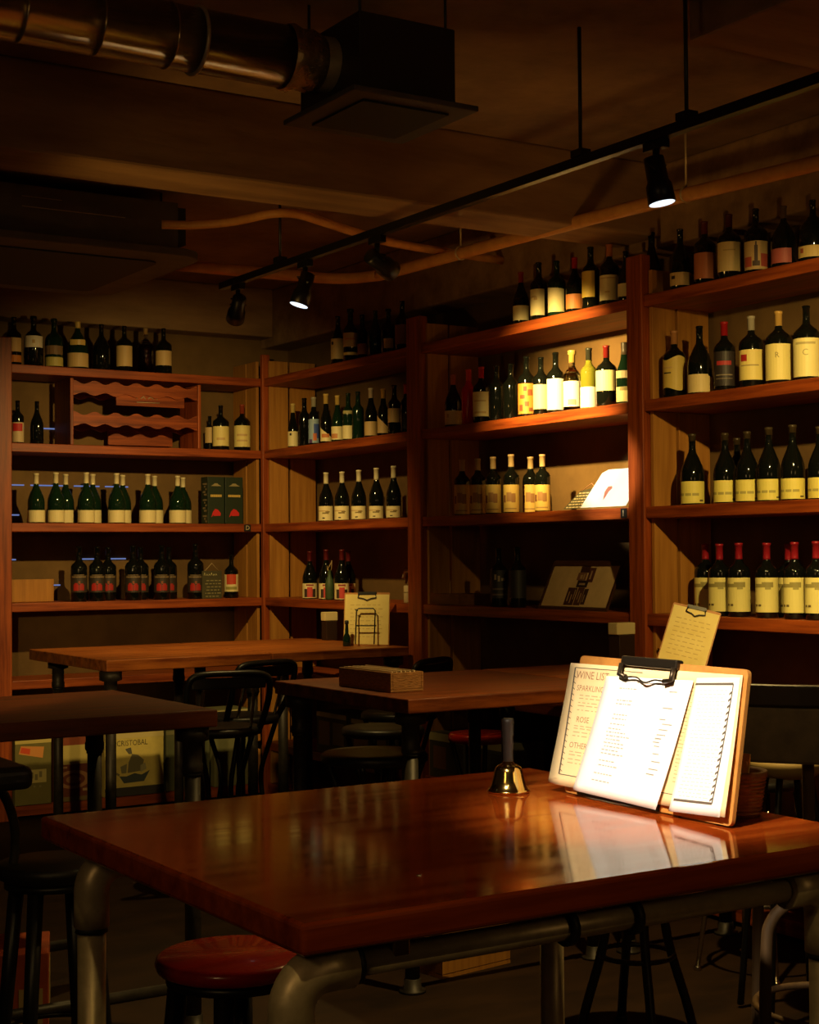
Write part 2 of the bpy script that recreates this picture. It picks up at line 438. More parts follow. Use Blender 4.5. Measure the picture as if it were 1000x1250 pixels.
# --- corner section
G = 'bottles on the top shelf of the corner section'
s1 = 'corner section top shelf'
bottle('y', 0, 413, 386, 17, 'burg', 'dark bottle with tall cream label', G, P_('first', s1), label=(TAN, 414, 439, 74), emb=((-.7, -.4, .7, .85, INK),), turn=-8)
bottle('y', 0, 428.5, 377, 18, 'round', 'dark bottle with high cream label, gold foot', G, P_('second', s1), label=(TAN, 407, 424, 76), emb=((-.6, .6, .5, .62, (.6, .25, .08)), (-.9, .9, -.6, -.4, GOLD)))
bottle('y', 0, 443, 384, 12, 'bord', 'slim bottle with red and tan label', G, P_('third', s1), label=((.5, .2, .08), 420, 433, 76), row=.35)
bottle('y', 0, 459, 379, 18, 'burg', 'green bottle without label', G, P_('fourth', s1), glass=glass_gr)
bottle('y', 0, 475, 377, 18, 'round', 'dark bottle with small low tan label', G, P_('fifth', s1), label=(TAN, 414, 426, 40))
bottle('y', 0, 492, 367, 18, 'bord', 'dark bottle with tall brown label', G, P_('sixth', s1), label=((.22, .10, .05), 397, 421, 76))
G = 'bottles on the second shelf of the corner section'
s2 = 'corner section second shelf'
bottle('y', 1, 357.5, 493, 12.5, 'burg', 'gold-capped bottle with low cream label', G, P_('first', s2), cap=(.66, .50, .16), label=(CREAM, 527, 545, 76), emb=((-.5, -.2, .72, .88, INK),))
bottle('y', 1, 371.5, 486, 14, 'bord', 'all-dark bottle', G, P_('second', s2))
bottle('y', 1, 383, 485, 13, 'bord', 'grey-capped bottle with blue label', G, P_('third', s2), cap=(.40, .38, .26), label=((.30, .42, .52), 512, 541, 80), emb=((.0, .9, .2, .8, (.05, .10, .40)), (-.7, -.2, 0, .15, (.10, .05, .2)), (-.1, .4, .1, .4, (.6, .15, .03))))
bottle('y', 1, 398, 481, 14, 'burg', 'gold-capped bottle with slanted red-printed label', G, P_('fourth', s2), cap=(.66, .46, .12), label=(CREAM, 521, 539, 80), emb=((-.6, .4, .25, .5, (.6, .2, .05)),), zfun=slope_up)
bottle('y', 1, 412, 483, 15, 'burg', 'gold-capped bottle with wide cream label', G, P_('fifth', s2), glass=glass_gr, cap=(.66, .46, .12), label=(CREAM, 521, 537, 84), emb=((-.9, .0, .1, .45, (.60, .25, .08)),))
bottle('y', 1, 425, 480, 14, 'bord', 'dark green bottle with plain cream label', G, P_('sixth', s2), glass=glass_gr, label=(CREAM, 520, 536, 76), emb=((-.8, .8, 1.9, 2.15, (.42, .36, .14)),))
bottle('y', 1, 437, 478, 15, 'bord', 'dark green bottle without label', G, P_('seventh', s2), glass=glass_gr)
bottle('y', 1, 453, 474, 16, 'burg', 'white-capped bottle with square cream label', G, P_('eighth', s2), cap=(.60, .52, .36), label=(TAN, 515, 532, 80))
bottle('y', 1, 468, 475, 15, 'burg', 'gold-capped bottle with triangular label', G, P_('ninth', s2), cap=(.62, .40, .08), label=(TAN, 507, 529, 76), zfun=slope_up)
bottle('y', 1, 481.5, 470, 16, 'bord', 'dark bottle with high tan label', G, P_('tenth', s2), label=(TAN, 499, 516, 78))
bottle('y', 1, 496, 469, 14, 'bord', 'red-capped black bottle', G, P_('eleventh', s2), cap=(.45, .015, .015), label=((.02, .02, .025), 505, 524, 40))
G = 'cream-capped bottles with signed labels, corner section'
for k, (px, yt) in enumerate(((397.5, 577), (417, 576), (437.5, 574), (459, 571.5), (480, 569))):
    bottle('y', 2, px, yt, 18.5, 'burg', 'cream-capped bottle with signature label', G, P_(ORD[k], 'corner section third shelf'), cap=(.62, .55, .34), capf=(.77, 1.002), label=(CREAM, 618, 636, 80), turn=-22,
           emb=((-.7, .5, .62, .70, TAN), (-.1, .5, .45, .56, (.25, .18, .06)), (.2, .6, .56, .64, (.25, .18, .06)), (-.1, .15, .12, .2, INK)))
G = 'red-capped bottles on the fourth shelf, corner section'
for k, (px, yt, row) in enumerate(((377, 673, 0), (397, 671, 0), (416, 671, 0), (424, 673, 1))):
    bottle('y', 3, px, yt, 18, 'burg', 'dark red-capped bottle with portrait label', G, P_(ORD[k], 'corner section fourth shelf'), cap=(.09, .006, .008), capf=(.79, 1.002), label=(CREAM, 712, 733, 84), row=row,
           emb=((-.55, .55, .05, .62, (.05, .03, .02)), (-.25, .25, .05, .75, (.60, .06, .05)), (-.35, .35, .82, .94, (.30, .05, .03))))
# --- middle section
G = 'bottles on the top shelf of the middle section'
s1 = 'middle section top shelf'
bottle('y', 0, 637.5, 332, 20, 'burg', 'red-capped bottle with low white label', G, P_('first', s1), cap=(.22, .015, .012), label=(CREAM, 374, 392, 76), turn=-10)
bottle('y', 0, 659.5, 320, 21, 'bord', 'dark bottle with tall curl-printed white label', G, P_('second', s1), label=(CREAM, 354, 386, 62), turn=-24, emb=((-.6, .1, .68, .74, TAN), (-.2, .2, .58, .70, TAN)))
bottle('y', 0, 681.5, 318, 22, 'bord', 'dark green bottle with slanted white label', G, P_('third', s1), glass=glass_gr, label=(CREAM, 351, 382, 66), turn=-16, zfun=lambda u, lo, hi: (lo, hi-.012*u))
bottle('y', 0, 703.5, 314, 22, 'burg', 'red-capped bottle with orange label', G, P_('fourth', s1), cap=(.40, .012, .015), label=((.58, .20, .05), 360, 378, 78), turn=-5)
bottle('y', 0, 723, 301, 22, 'bord', 'dark bottle with narrow yellow label', G, P_('fifth', s1), label=((.72, .50, .08), 332, 364, 50), turn=-25)
bottle('y', 0, 746, 298, 24, 'bord', 'orange-capped bottle with cream label', G, P_('sixth', s1), cap=(.42, .13, .04), label=(CREAM, 337, 368, 72), turn=-14, emb=((-.7, .7, .86, .9, TAN), (-.2, .2, .3, .36, TAN)))
bottle('y', 0, 766, 306, 20, 'burg', 'bottle half hidden by the upright post', G, P_('seventh', s1), label=(CREAM, 347, 363, 78))
G = 'bottles on the second shelf of the middle section'
s2 = 'middle section second shelf'
bottle('y', 1, 553.5, 457, 21, 'burg', 'red-topped bottle with low cream label', G, P_('first', s2), cap=(.42, .10, .05), label=(CREAM, 502, 519, 78), emb=((-.6, -.4, .5, .75, TAN),))
bottle('y', 1, 572.5, 451, 18, 'bord', 'bottle wrapped entirely in red', G, P_('second', s2), glass=glass_red, cap=(.55, .04, .03))
bottle('y', 1, 588, 448, 21, 'bord', 'red-capped bottle with tall cream label', G, P_('third', s2), cap=(.50, .012, .015), label=(CREAM, 479, 509, 70), turn=-12, emb=((-.6, .6, .6, .66, TAN), (-.6, .6, .12, .2, TAN)))
bottle('y', 1, 606.5, 446, 20, 'bord', 'all-dark bottle', G, P_('fourth', s2))
bottle('y', 1, 624, 444, 20, 'bord', 'all-dark slim bottle', G, P_('fifth', s2))
bottle('y', 1, 643.5, 435, 22, 'bord', 'bottle with orange floral label', G, P_('sixth', s2), label=((.70, .26, .04), 469, 506, 66), turn=-8,
       emb=((-.7, -.3, .1, .3, (.20, .06, .02)), (-.1, .3, .25, .4, (.25, .08, .02)), (-.6, -.1, .5, .62, (.2, .06, .02)), (.2, .7, .6, .8, (.25, .07, .02)), (-.2, .1, .75, .9, (.2, .05, .02)), (.3, .7, .08, .2, (.2, .06, .02))))
bottle('y', 1, 661, 436, 20, 'bord', 'dark bottle with pale yellow label', G, P_('seventh', s2), label=((.82, .72, .36), 470, 500, 70), turn=-5)
bottle('y', 1, 679, 430, 22, 'bord', 'brightly lit bottle with tall white label', G, P_('eighth', s2), label=((.85, .84, .78), 463, 501, 74), turn=-5)
bottle('y', 1, 699, 428, 22, 'round', 'clear bottle with white label', G, P_('ninth', s2), glass=glass_cl, cap=(.45, .32, .08), liquid=liq_pale, label=((.86, .84, .78), 466, 497, 76), turn=-6, emb=((-.3, .4, .06, .28, (.30, .28, .24)),))
bottle('y', 1, 719.5, 425, 21, 'bord', 'yellow-green bottle with white label', G, P_('tenth', s2), glass=glass_yg, cap=(.03, .03, .02), liquid=liq_pale, label=((.86, .84, .76), 473, 498, 76), turn=-14)
bottle('y', 1, 741, 422, 26, 'bord', 'big dark bottle with wide cream label', G, P_('eleventh', s2), cap=(.22, .012, .015), label=(CREAM, 453, 478, 80), turn=-6)
bottle('y', 1, 763.5, 418, 22, 'champ', 'green sparkling bottle next to the post', G, P_('twelfth', s2), glass=glass_gr, cap=(.12, .09, .06), label=(CREAM, 473, 491, 72), emb=((-.5, .4, .75, .98, (.35, .28, .1)), (-1, 1, 1.6, 2.1, (.60, .50, .30))))
G = 'yellow-labelled bottles on the third shelf of the middle section'
for k, (px, yt, row) in enumerate(((563.5, 561, 0), (582.5, 560, 0), (601.5, 558, 0), (623.5, 555, 0), (647, 558, 1.1), (661.5, 555, 0))):
    bottle('y', 2, px, yt, 19.5, 'bord', 'beige-capped bottle with yellow label, '+('set back' if row else 'front row'), G, P_(ORD[k], 'middle section third shelf'),
           cap=(.48, .33, .15), capf=(.79, 1.002), label=((.74, .52, .13), 592, 628, 74), row=row, turn=-8,
           emb=((-.8, -.5, .35, .62, (.26, .10, .05)), (-.4, .1, .38, .72, (.42, .22, .08)), (.1, .5, .35, .68, (.36, .18, .06)), (-.6, .6, .1, .14, (.42, .24, .08))))
G = 'dark script-labelled bottles on the fourth shelf'
bottle('y', 3, 607, 669, 21, 'bord', 'black bottle with pale script', G, 'left of two beside the picture frame', label=((.02, .018, .016), 696, 730, 76),
       emb=((-.5, -.3, .66, .85, (.35, .28, .18)), (-.2, .0, .6, .8, (.35, .28, .18)), (.1, .5, .62, .72, (.35, .28, .18)), (-.7, .7, .3, .36, (.14, .11, .08)), (-.7, .7, .1, .16, (.14, .11, .08))), turn=8)
bottle('y', 3, 630, 668, 21, 'bord', 'black bottle with plain dark label', G, 'right of two beside the picture frame', label=((.02, .018, .016), 696, 730, 76))
# --- right section
G = 'bottles on the top shelf of the right section'
s1 = 'right section top shelf'
bottle('y', 0, 798, 283, 24, 'burg', 'all-dark bottle behind the post top', G, P_('first', s1), row=.6)
bottle('y', 0, 833, 279, 26, 'burg', 'dark bottle with low cream label', G, P_('second', s1), label=(TAN, 334, 350, 78), emb=((-.7, -.4, .5, .75, INK),))
bottle('y', 0, 863, 270, 27, 'bord', 'dark bottle with orange-red label', G, P_('third', s1), cap=(.10, .012, .01), label=((.48, .15, .06), 310, 342, 74))
bottle('y', 0, 893, 261, 29, 'bord', 'dark bottle with large plain cream label', G, P_('fourth', s1), cap=(.06, .006, .006), label=((.70, .52, .22), 297, 333, 74), emb=((-.4, .4, .7, .74, (.5, .34, .12)),))
def tower(): return ((-.12, .10, .15, .85, (.08, .05, .04)), (-.25, .22, .12, .3, (.10, .06, .04)), (-.06, .04, .85, .98, (.08, .05, .04)), (-.9, -.3, .1, .45, (.46, .08, .05)), (.3, .9, .1, .55, (.46, .08, .05)))
bottle('y', 0, 926, 254, 29, 'bord', 'dark bottle with tower picture label', G, P_('fifth', s1), label=(TAN, 296, 331, 74), emb=tower())
bottle('y', 0, 960, 251, 31, 'burg', 'dark bottle with short red label', G, P_('sixth', s1), cap=(.10, .06, .03), label=((.46, .11, .09), 305, 323, 55), turn=-20)
bottle('y', 0, 996, 243, 36, 'burg', 'dark bottle cut by the photo edge', G, P_('seventh', s1), label=((.66, .48, .16), 302, 316, 80), emb=((-.7, -.5, .4, .8, (.35, .08, .03)),))
G = 'bottles on the second shelf of the right section'
s2 = 'right section second shelf'
bottle('y', 1, 824, 404, 28, 'bord', 'orange-capped bottle with wavy label', G, P_('first', s2), cap=(.48, .22, .08), label=((.70, .52, .12), 438, 476, 72), zfun=wavy, turn=-10, emb=((-.7, 0, .66, .71, TAN), (-.7, -.1, .5, .54, INK)))
bottle('y', 1, 855, 398, 30, 'burg', 'dark bottle with notched low label', G, P_('second', s2), label=((.76, .60, .26), 458, 480, 78), zfun=notch)
bottle('y', 1, 885.5, 393, 26, 'bord', 'red-capped bottle with dark red-printed label', G, P_('third', s2), cap=(.35, .012, .012), label=((.03, .022, .02), 430, 472, 74), emb=((-.6, .5, .6, .72, (.42, .03, .03)), (-.7, .6, .3, .33, (.25, .2, .12)), (-.7, .6, .2, .22, (.2, .16, .1))))
bottle('y', 1, 918.5, 386, 30, 'bord', 'bottle with red medallion on yellow label', G, P_('fourth', s2), cap=(.42, .38, .28), label=((.82, .68, .20), 428, 465, 76), turn=-8, emb=((-.62, -.18, .62, .84, (.42, .02, .015)), (-.6, .55, .46, .5, (.4, .3, .1))))
bottle('y', 1, 952, 380, 32, 'bord', 'bottle with yellow label lettered R', G, P_('fifth', s2), cap=(.62, .38, .10), label=((.84, .72, .24), 421, 465, 76), turn=-8, txt=(('R', .68, .034, (.35, .28, .08)),))
bottle('y', 1, 986, 373, 32, 'bord', 'bottle with yellow label lettered C', G, P_('sixth', s2), label=((.84, .74, .30), 414, 461, 76), turn=-6, txt=(('C', .62, .038, (.42, .36, .14)),), emb=((-.6, .6, .84, .9, (.5, .42, .16)),))
G = 'yellow-labelled dark bottles on the third shelf of the right section'
for k, (px, yt, row) in enumerate(((844.5, 530, 0), (884.5, 529, 0), (899, 535, 1.2), (911.5, 527, 0), (938, 522, 0), (967, 519, 0), (1000, 521, .3))):
    bottle('y', 2, px, yt, 29, 'burg', 'dark bottle with low yellow label, '+('set back' if row > 1 else 'front row'), G, P_(ORD[k], 'right section third shelf'), glass=glass_dk,
           cap=(.05, .035, .015), capf=(.90, 1.002), label=((.84, .74, .16), 587-.03*(px-880), 614-.02*(px-880), 84), row=row, turn=-12,
           emb=((-.8, -.4, .34, .46, (.46, .40, .10)), (-.3, .05, .34, .46, (.46, .40, .10)), (.12, .5, .34, .46, (.46, .40, .10)), (.55, .8, .08, .16, (.15, .12, .04))))
G = 'red-capped bottles on the fourth shelf of the right section'
for k, (px, yt, row) in enumerate(((859, 664, .95), (876, 664, 0), (899.5, 663, 0), (933.5, 663, 0), (960, 664, .95), (967.5, 662, 0), (994, 661, 0))):
    bottle('y', 3, px, yt, 27.5, 'bord', 'red-capped bottle with estate label, '+('set back' if row else 'front row'), G, P_(ORD[k], 'right section fourth shelf'),
           cap=(.30, .010, .02), capf=(.78, 1.002), label=((.84, .76, .26), 705, 746+.02*(px-880), 82), row=row, turn=-10,
           emb=((-.75, -.1, .72, .82, (.34, .30, .09)), (-.2, .5, .72, .87, (.34, .30, .09)), (.0, .35, .66, .72, (.40, .36, .12)), (-.74, -.56, .17, .23, (.16, .12, .04)), (-.46, -.26, .17, .23, (.16, .12, .04))))

# ------------------------------------------------------------------ things on the shelves
# wine rack on the second shelf
wr = thing('wine_rack', 'dark wooden wine rack with scalloped rails on the left wall second shelf', 'wine rack')
A = left_x(92); B = left_x(245); zb = SH[1]
for xx in (A-.02, B):
    MB().box((xx, YL+.03, zb+.001), (xx+.022, YL+.33, zb+.43)).build('side_board', wood_z, wr, .004)
def scallop(z, h, y, th, name='scalloped_rail'):
    pts = []; n = 6; W = B-A-.006
    for i in range(n*8+1):
        u = i/(n*8); pts.append((A+.003+W*u, z+h*.5+.012*cos(u*n*2*pi)))
    for i in range(n*8, -1, -1):
        u = i/(n*8); pts.append((A+.003+W*u, z-h*.5+.010*cos(u*n*2*pi+pi)))
    MB().prism(pts, 'y', y, y+th).build(name, wood_x, wr)
scallop(zb+.37, .075, YL+.04, .02); scallop(zb+.17, .075, YL+.04, .02); scallop(zb+.36, .06, YL+.28, .02); scallop(zb+.15, .06, YL+.28, .02)
sgn = MB().box((A+.30, YL+.055, zb+.27), (A+.78, YL+.066, zb+.40)); so = sgn.build('sign_board', wood_x, wr, .002)
mb = MB()
for i, pts in enumerate((((.42, .325), (.43, .345), (.45, .335), (.44, .318)), ((.47, .32), (.49, .335), (.50, .318)), ((.52, .32), (.54, .335), (.56, .318)), ((.58, .318), (.60, .345)), ((.44, .295), (.60, .297)))):
    mb.tube([(A+p, YL+.0535, zb+q) for p, q in pts], .0035, 6)
mb.build('script', paint((.45, .33, .2)), so)
for nm, q0, q1 in (('back_board', .34, .80),):
    MB().box((A+q0, YL+.30, zb+.03), (A+q1, YL+.312, zb+.13)).build(nm, wood_x, wr)

# gift boxes
gm = mat('dark_green_card', (.018, .030, .014), .5)
for i, (pa, pb, lab) in enumerate(((256.5, 276.5, 'dark green wine gift box with red motif, left of the pair, left wall third shelf'), (278, 299.5, 'dark green wine gift box with red motif, right of the pair, next to the corner'))):
    a, b = left_x(pa), left_x(pb); zz = SH[2]+.001
    t = thing('gift_box', lab, 'box', (0, 0, 0), 0, 'dark green wine gift boxes')
    MB().box((a, YL+.03, zz), (b, YL+.14, zz+.315)).build('carton', gm, t, .002)
    w = b-a; c = (a+b)/2; yy = YL+.0292
    mb = MB()
    for k_ in range(8): mb.box((a+.16*w+k_*.087*w, yy-.0004, zz+.180), (a+.23*w+k_*.087*w, yy, zz+.196))
    mb.build('gold_print', paint(GOLD), t)
    MB().prism([(c-.32*w, zz+.253), (c+.32*w, zz+.253), (c+.12*w, zz+.266), (c+.10*w, zz+.272), (c-.10*w, zz+.272), (c-.12*w, zz+.266)], 'y', yy-.0004, yy).build('gold_crest', paint((.32, .26, .12)), t)
    MB().prism([(c-.30*w, zz+.043), (c-.12*w, zz+.062), (c-.16*w, zz+.052), (c+.26*w, zz+.054), (c+.28*w, zz+.072), (c+.10*w, zz+.095), (c-.05*w, zz+.100), (c-.20*w, zz+.080)], 'y', yy-.0005, yy).build('red_motif', paint((.62, .02, .02)), t)
    if i == 0:
        mb = MB()
        for k_ in range(16): mb.box((a-.0006, YL+.05+.02*(k_ % 2), zz+.01+k_*.018), (a, YL+.07+.02*(k_ % 3), zz+.022+k_*.018))
        mb.build('side_print', paint((.30, .22, .12)), t)
# little blackboard
a, b = left_x(247.5), left_x(271.5); zz = SH[3]+.001
t = thing('chalkboard', 'little chalkboard sign with cream writing and string on the left wall', 'sign')
bm_ = noisy('chalkboard_face', (.05, .045, .02), (.08, .07, .03), (14, 14, 14), .8)
bo = MB().box((a, YL+.008, zz), (b, YL+.020, zz+.185)).build('board', bm_, t, .002)
mb = MB(); rnd = random.Random(3)
for k_ in range(6):
    x_ = a+.012+k_*.017; mb.tube([(x_, YL+.0072, zz+.153), (x_+.005, YL+.0072, zz+.172 if k_ in (0, 3) else zz+.163), (x_+.011, YL+.0072, zz+.154)], .0022, 5)
mb.build('heading', paint((.66, .60, .30)), bo)
mb = MB()
for r_ in range(6):
    x_ = a+.02+rnd.random()*.02
    while x_ < b-.02:
        w_ = .008+rnd.random()*.018; mb.box((x_, YL+.0074, zz+.012+r_*.021), (min(x_+w_, b-.008), YL+.0079, zz+.018+r_*.021)); x_ += w_+.008
mb.build('writing', paint((.30, .26, .12)), bo)
c = (a+b)/2
MB().tube([(a+.02, YL+.014, zz+.183), (c, YL+.012, zz+.235), (b-.02, YL+.014, zz+.183)], .003, 6).build('string', paint((.40, .28, .14)), t)
# pale board leaning at the back of the fourth shelf, left end
a, b = left_x(15)+.004, left_x(79)
tag(MB().box((a, YL+.20, SH[3]+.001), (b, YL+.225, SH[3]+.145)).build('wooden_plank', pine_z, None, .003), 'low pale wooden board at the left end of the fourth left shelf', 'board')

# cork/green figure among the portrait bottles
p = atX(402.5, 730, XR+.03); zz = SH[3]+.001
t = thing('vase', 'small dark green bottle vase with dried stems before the portrait bottles', 'vase', (p.x, p.y, zz))
MB().lathe([(.024, 0), (.028, .01), (.028, .10), (.022, .13), (.012, .15), (.011, .185), (.013, .187)], n=16).build('vessel', noisy('green_ceramic', (.03, .06, .02), (.06, .10, .035), (20, 20, 20), .6), t)
mb = MB()
mb.tube([(0, 0, .16), (-.006, .006, .20), (.0, -.02, .235)], .003, 6); mb.tube([(0, 0, .16), (.008, -.012, .20), (.004, -.022, .25)], .003, 6); mb.tube([(0, 0, .16), (-.004, .018, .19), (0, .03, .215)], .003, 6)
mb.build('stem', paint((.30, .20, .08)), t)
# hook and pale candle at right end of corner section
p = atX(500, 725, XR+.06)
t = thing('candle', 'pale cream pillar candle by the post on the corner section fourth shelf', 'candle', (p.x, p.y+.02, SH[3]+.001))
MB().lathe([(.022, 0), (.024, .004), (.024, .098), (.020, .102)], n=16).build('wax', paint((.62, .48, .26)), t)
MB().lathe([(.025, .060), (.0252, .061), (.0252, .064), (.025, .065)], n=16).build('band', paint((.3, .2, .1)), t)
MB().tube([(0, 0, .10), (.001, 0, .112)], .0012, 6).build('wick', ink, t)
p = atX(494, 697, XR+.36)
tag(MB().tube([(WX-.002, p.y-.10, p.z+.005), (WX-.03, p.y-.10, p.z+.005), (WX-.035, p.y+.03, p.z), (WX-.035, p.y+.055, p.z-.045)], .012, 8).build('wall_bracket', paint((.5, .42, .28)), None), 'pale bent bracket on the wall above the candle', 'bracket')

# card with red sketch + lettered card, middle section third shelf
def lean_card(name, label, cat, px0, px1, py_top, lev, d_bot, d_top, m, thick=.004, skew=0.):
    zz = SH[lev]+.001
    b0 = atX(px0, 620, XR+d_bot); b1 = atX(px1, 620, XR+d_bot)
    ht = atX((px0+px1)/2, py_top, XR+d_top).z-zz
    t = thing(name, label, cat, ((b0.x+b1.x)/2, (b0.y+b1.y)/2, zz+.006))
    w = abs(b0.y-b1.y); tl = atan2(d_top-d_bot, ht)
    # local frame: u = -y (to the right in view), v up-leaning, n toward the room
    def fr(u, v, n): return Vector((v*sin(tl)*1.0-n*cos(tl), -u, v*cos(tl)-n*sin(tl)+n*0))
    L = ht/cos(tl)
    return t, w, L, fr
def fbox(mb, fr, u0, u1, v0, v1, n0, n1):
    P = [fr(u0, v0, n0), fr(u1, v0, n0), fr(u1, v1, n0), fr(u0, v1, n0), fr(u0, v0, n1), fr(u1, v0, n1), fr(u1, v1, n1), fr(u0, v1, n1)]
    return mb.add(P, [(0, 3, 2, 1), (4, 5, 6, 7), (0, 1, 5, 4), (1, 2, 6, 5), (2, 3, 7, 6), (3, 0, 4, 7)])
def fpoly(mb, fr, pts, n0, n1):
    k = len(pts); P = [fr(u, v, n0) for u, v in pts]+[fr(u, v, n1) for u, v in pts]
    return mb.add(P, [tuple(range(k))[::-1], tuple(range(k, 2*k))]+[(i, (i+1) % k, k+(i+1) % k, k+i) for i in range(k)])
t, w, L, fr = lean_card('menu_card', 'brightly lit white card with small red sketch on middle section third shelf', 'card', 709, 769, 575, 2, .035, .085, paper_w)
mb = MB(); fpoly(mb, fr, [(-w/2, .004), (w*.43, .004), (w/2, L*.28), (w/2, L), (-w*.06, L), (-w*.18, L*.92)], 0, .004)
cd_ = mb.build('card', paper_w, t)
mb = MB(); fpoly(mb, fr, [(-.02, L*.2), (-.005, L*.28), (.012, L*.42), (.034, L*.5), (.03, L*.56), (.0, L*.55), (-.018, L*.42)], .0042, .005)
mb.build('sketch', paint((.42, .16, .12)), cd_)
t, w, L, fr = lean_card('lettered_card', 'tilted dark card covered in pale writing, hung on string beside the white card', 'card', 688, 722, 597, 2, .07, .13, bm_)
mb = MB(); fpoly(mb, fr, [(-w/2, .004), (w/2, .004), (w/2, L*.9), (w*.45, L), (-w*.15, L*.85)], 0, .004); cd_ = mb.build('board', bm_, t)
mb = MB(); rnd = random.Random(5)
for r_ in range(6):
    u = -w*.42+r_*.012
    while u < w*.42:
        q = .008+rnd.random()*.016; fbox(mb, fr, u, min(u+q, w*.47), L*(.08+.13*r_), L*(.13+.13*r_), .0042, .0048); u += q+.006
mb.build('writing', paint((.62, .50, .30)), cd_)
MB().tube([fr(-.02, L*.86, .004), fr(.03, L*1.18, .0), fr(w*.42, L*.9, .004)], .0022, 6).build('string', paint((.45, .22, .10)), t)

# picture frame
t, w, L, fr = lean_card('picture_frame', 'dark framed photo collage on cream mount leaning on middle section fourth shelf', 'picture frame', 657, 741, 686, 3, .05, .16, black)
mb = MB(); fw_ = .022
fbox(mb, fr, -w/2, w/2, 0, fw_*.6, -.004, .012); fbox(mb, fr, -w/2, w/2, L-fw_, L, -.004, .012)
fbox(mb, fr, -w/2, -w/2+fw_*.6, fw_*.6, L-fw_, -.004, .012); fbox(mb, fr, w/2-fw_*.6, w/2, fw_*.6, L-fw_, -.004, .012)
mb.build('frame', wood('dark_frame_wood', 'y', (.035, .014, .006), (.07, .028, .010), .35), t)
mb = MB(); fbox(mb, fr, -w/2+.012, w/2-.012, .012, L-.02, -.002, .003); mt_ = mb.build('mount', noisy('cream_mount', (.52, .36, .16), (.62, .44, .2), (12, 12, 12), .8), t)
for (u0, u1, v0, v1, c_) in ((-.035, .035, .76, .95, (.045, .015, .012)), (-.045, .025, .60, .755, (.20, .09, .045)), (.036, .085, .56, .86, (.09, .03, .016)), (-.03, .055, .45, .595, (.030, .016, .012)),
                            (-.085, -.012, .08, .44, (.06, .020, .012)), (-.006, .045, .08, .445, (.085, .030, .016)), (.048, .080, .10, .42, (.05, .02, .012))):
    mb = MB(); fbox(mb, fr, u0, u1, L*v0, L*v1, .0032, .0042); ph = mb.build('photo', paint(c_), mt_)
mb = MB()
for (u0, u1, v0, v1) in ((-.022, -.004, .63, .71), (.003, .012, .62, .73), (.052, .064, .62, .80), (-.012, .034, .50, .54), (-.070, -.062, .16, .36), (-.046, -.038, .12, .3), (-.026, -.020, .2, .4), (.008, .014, .2, .38), (.026, .034, .14, .33), (.058, .064, .15, .3)):
    fbox(mb, fr, u0, u1, L*v0, L*v1, .0043, .0048)
mb.build('photo_detail', paint((.36, .24, .13)), mt_)
# wooden tray at the left end of that shelf
a = atX(519, 735, XR+.03).y-.05; b = atX(560, 735, XR+.03).y; zz = SH[3]+.001
t = thing('tray', 'shallow wooden tray at the left end of middle section fourth shelf', 'tray')
wm = wood('tray_wood', 'y', (.14, .05, .014), (.24, .10, .03), .5)
MB().box((XR+.03, b, zz), (XR+.26, a, zz+.008)).build('base', wm, t)
for q in (((XR+.03, b, zz+.0082), (XR+.04, a, zz+.06)), ((XR+.25, b, zz+.0082), (XR+.26, a, zz+.06)), ((XR+.041, b, zz+.0082), (XR+.249, b+.01, zz+.06)), ((XR+.041, a-.01, zz+.0082), (XR+.249, a, zz+.06))):
    MB().box(*q).build('rim', wm, t)

# ------------------------------------------------------------------ cartons on the low shelves
def carton(name, label, x0_, x1_, y0_, y1_, z0_, z1_, col, wall, deco=None, lid=None):
    t = thing(name, label, 'box', (0, 0, 0), 0, 'wine cartons on the floor level')
    m = noisy('card_%02d' % (len(MATS)), tuple(c*.86 for c in col), col, (15, 15, 15), .75, .05, 4)
    MB().box((x0_, y0_, z0_), (x1_, y1_, z1_)).build('carton', m, t, .003)
    if wall == 'x': fn = lambda u, v, n=.001: Vector((x0_+u*(x1_-x0_), y0_-n, z0_+v*(z1_-z0_)))
    else: fn = lambda u, v, n=.001: Vector((x0_-n, y1_-u*(y1_-y0_), z0_+v*(z1_-z0_)))
    def flat(nm, pts, c_, n=.0008):
        k_ = len(pts); P = [fn(u, v, 0.0002) for u, v in pts]+[fn(u, v, n) for u, v in pts]
        mb = MB().add(P, [tuple(range(k_))[::-1], tuple(range(k_, 2*k_))]+[(i, (i+1) % k_, k_+(i+1) % k_, k_+i) for i in range(k_)])
        return mb.build(nm, paint(c_), t)
    if deco: deco(t, flat, fn)
    return t
def rect(a, b, c, d): return [(a, c), (b, c), (b, d), (a, d)]
def circ(cu, cv, ru, rv, n=24): return [(cu+ru*cos(2*pi*i/n), cv+rv*sin(2*pi*i/n)) for i in range(n)]
def L5(px): return left_x(px)
zf = .091
def d1(t, flat, fn):
    flat('tape', rect(0, 1, .93, .995), (.62, .50, .16))
    flat('orange_sticker', [(.10, .78), (.76, .70), (.80, .87), (.16, .90)], (.72, .30, .08)); flat('sticker_mark', [(.14, .80), (.40, .765), (.42, .85), (.17, .88)], (.72, .09, .03), .0014)
    flat('pale_label', rect(.22, .86, .33, .53), (.60, .50, .18))
    mb = MB()
    for u, v in ((.30, .38), (.42, .40), (.54, .37), (.66, .41)): P = [fn(u, v, .0012), fn(u+.08, v, .0012), fn(u+.08, v+.09, .0012), fn(u, v+.09, .0012)]; mb.add(P, [(0, 1, 2, 3)])
    for u in (.34, .50, .66): P = [fn(u, .26, .0012), fn(u+.06, .26, .0012), fn(u+.06, .29, .0012), fn(u, .29, .0012)]; mb.add(P, [(0, 1, 2, 3)])
    mb.build('print', paint((.26, .22, .10)), t)
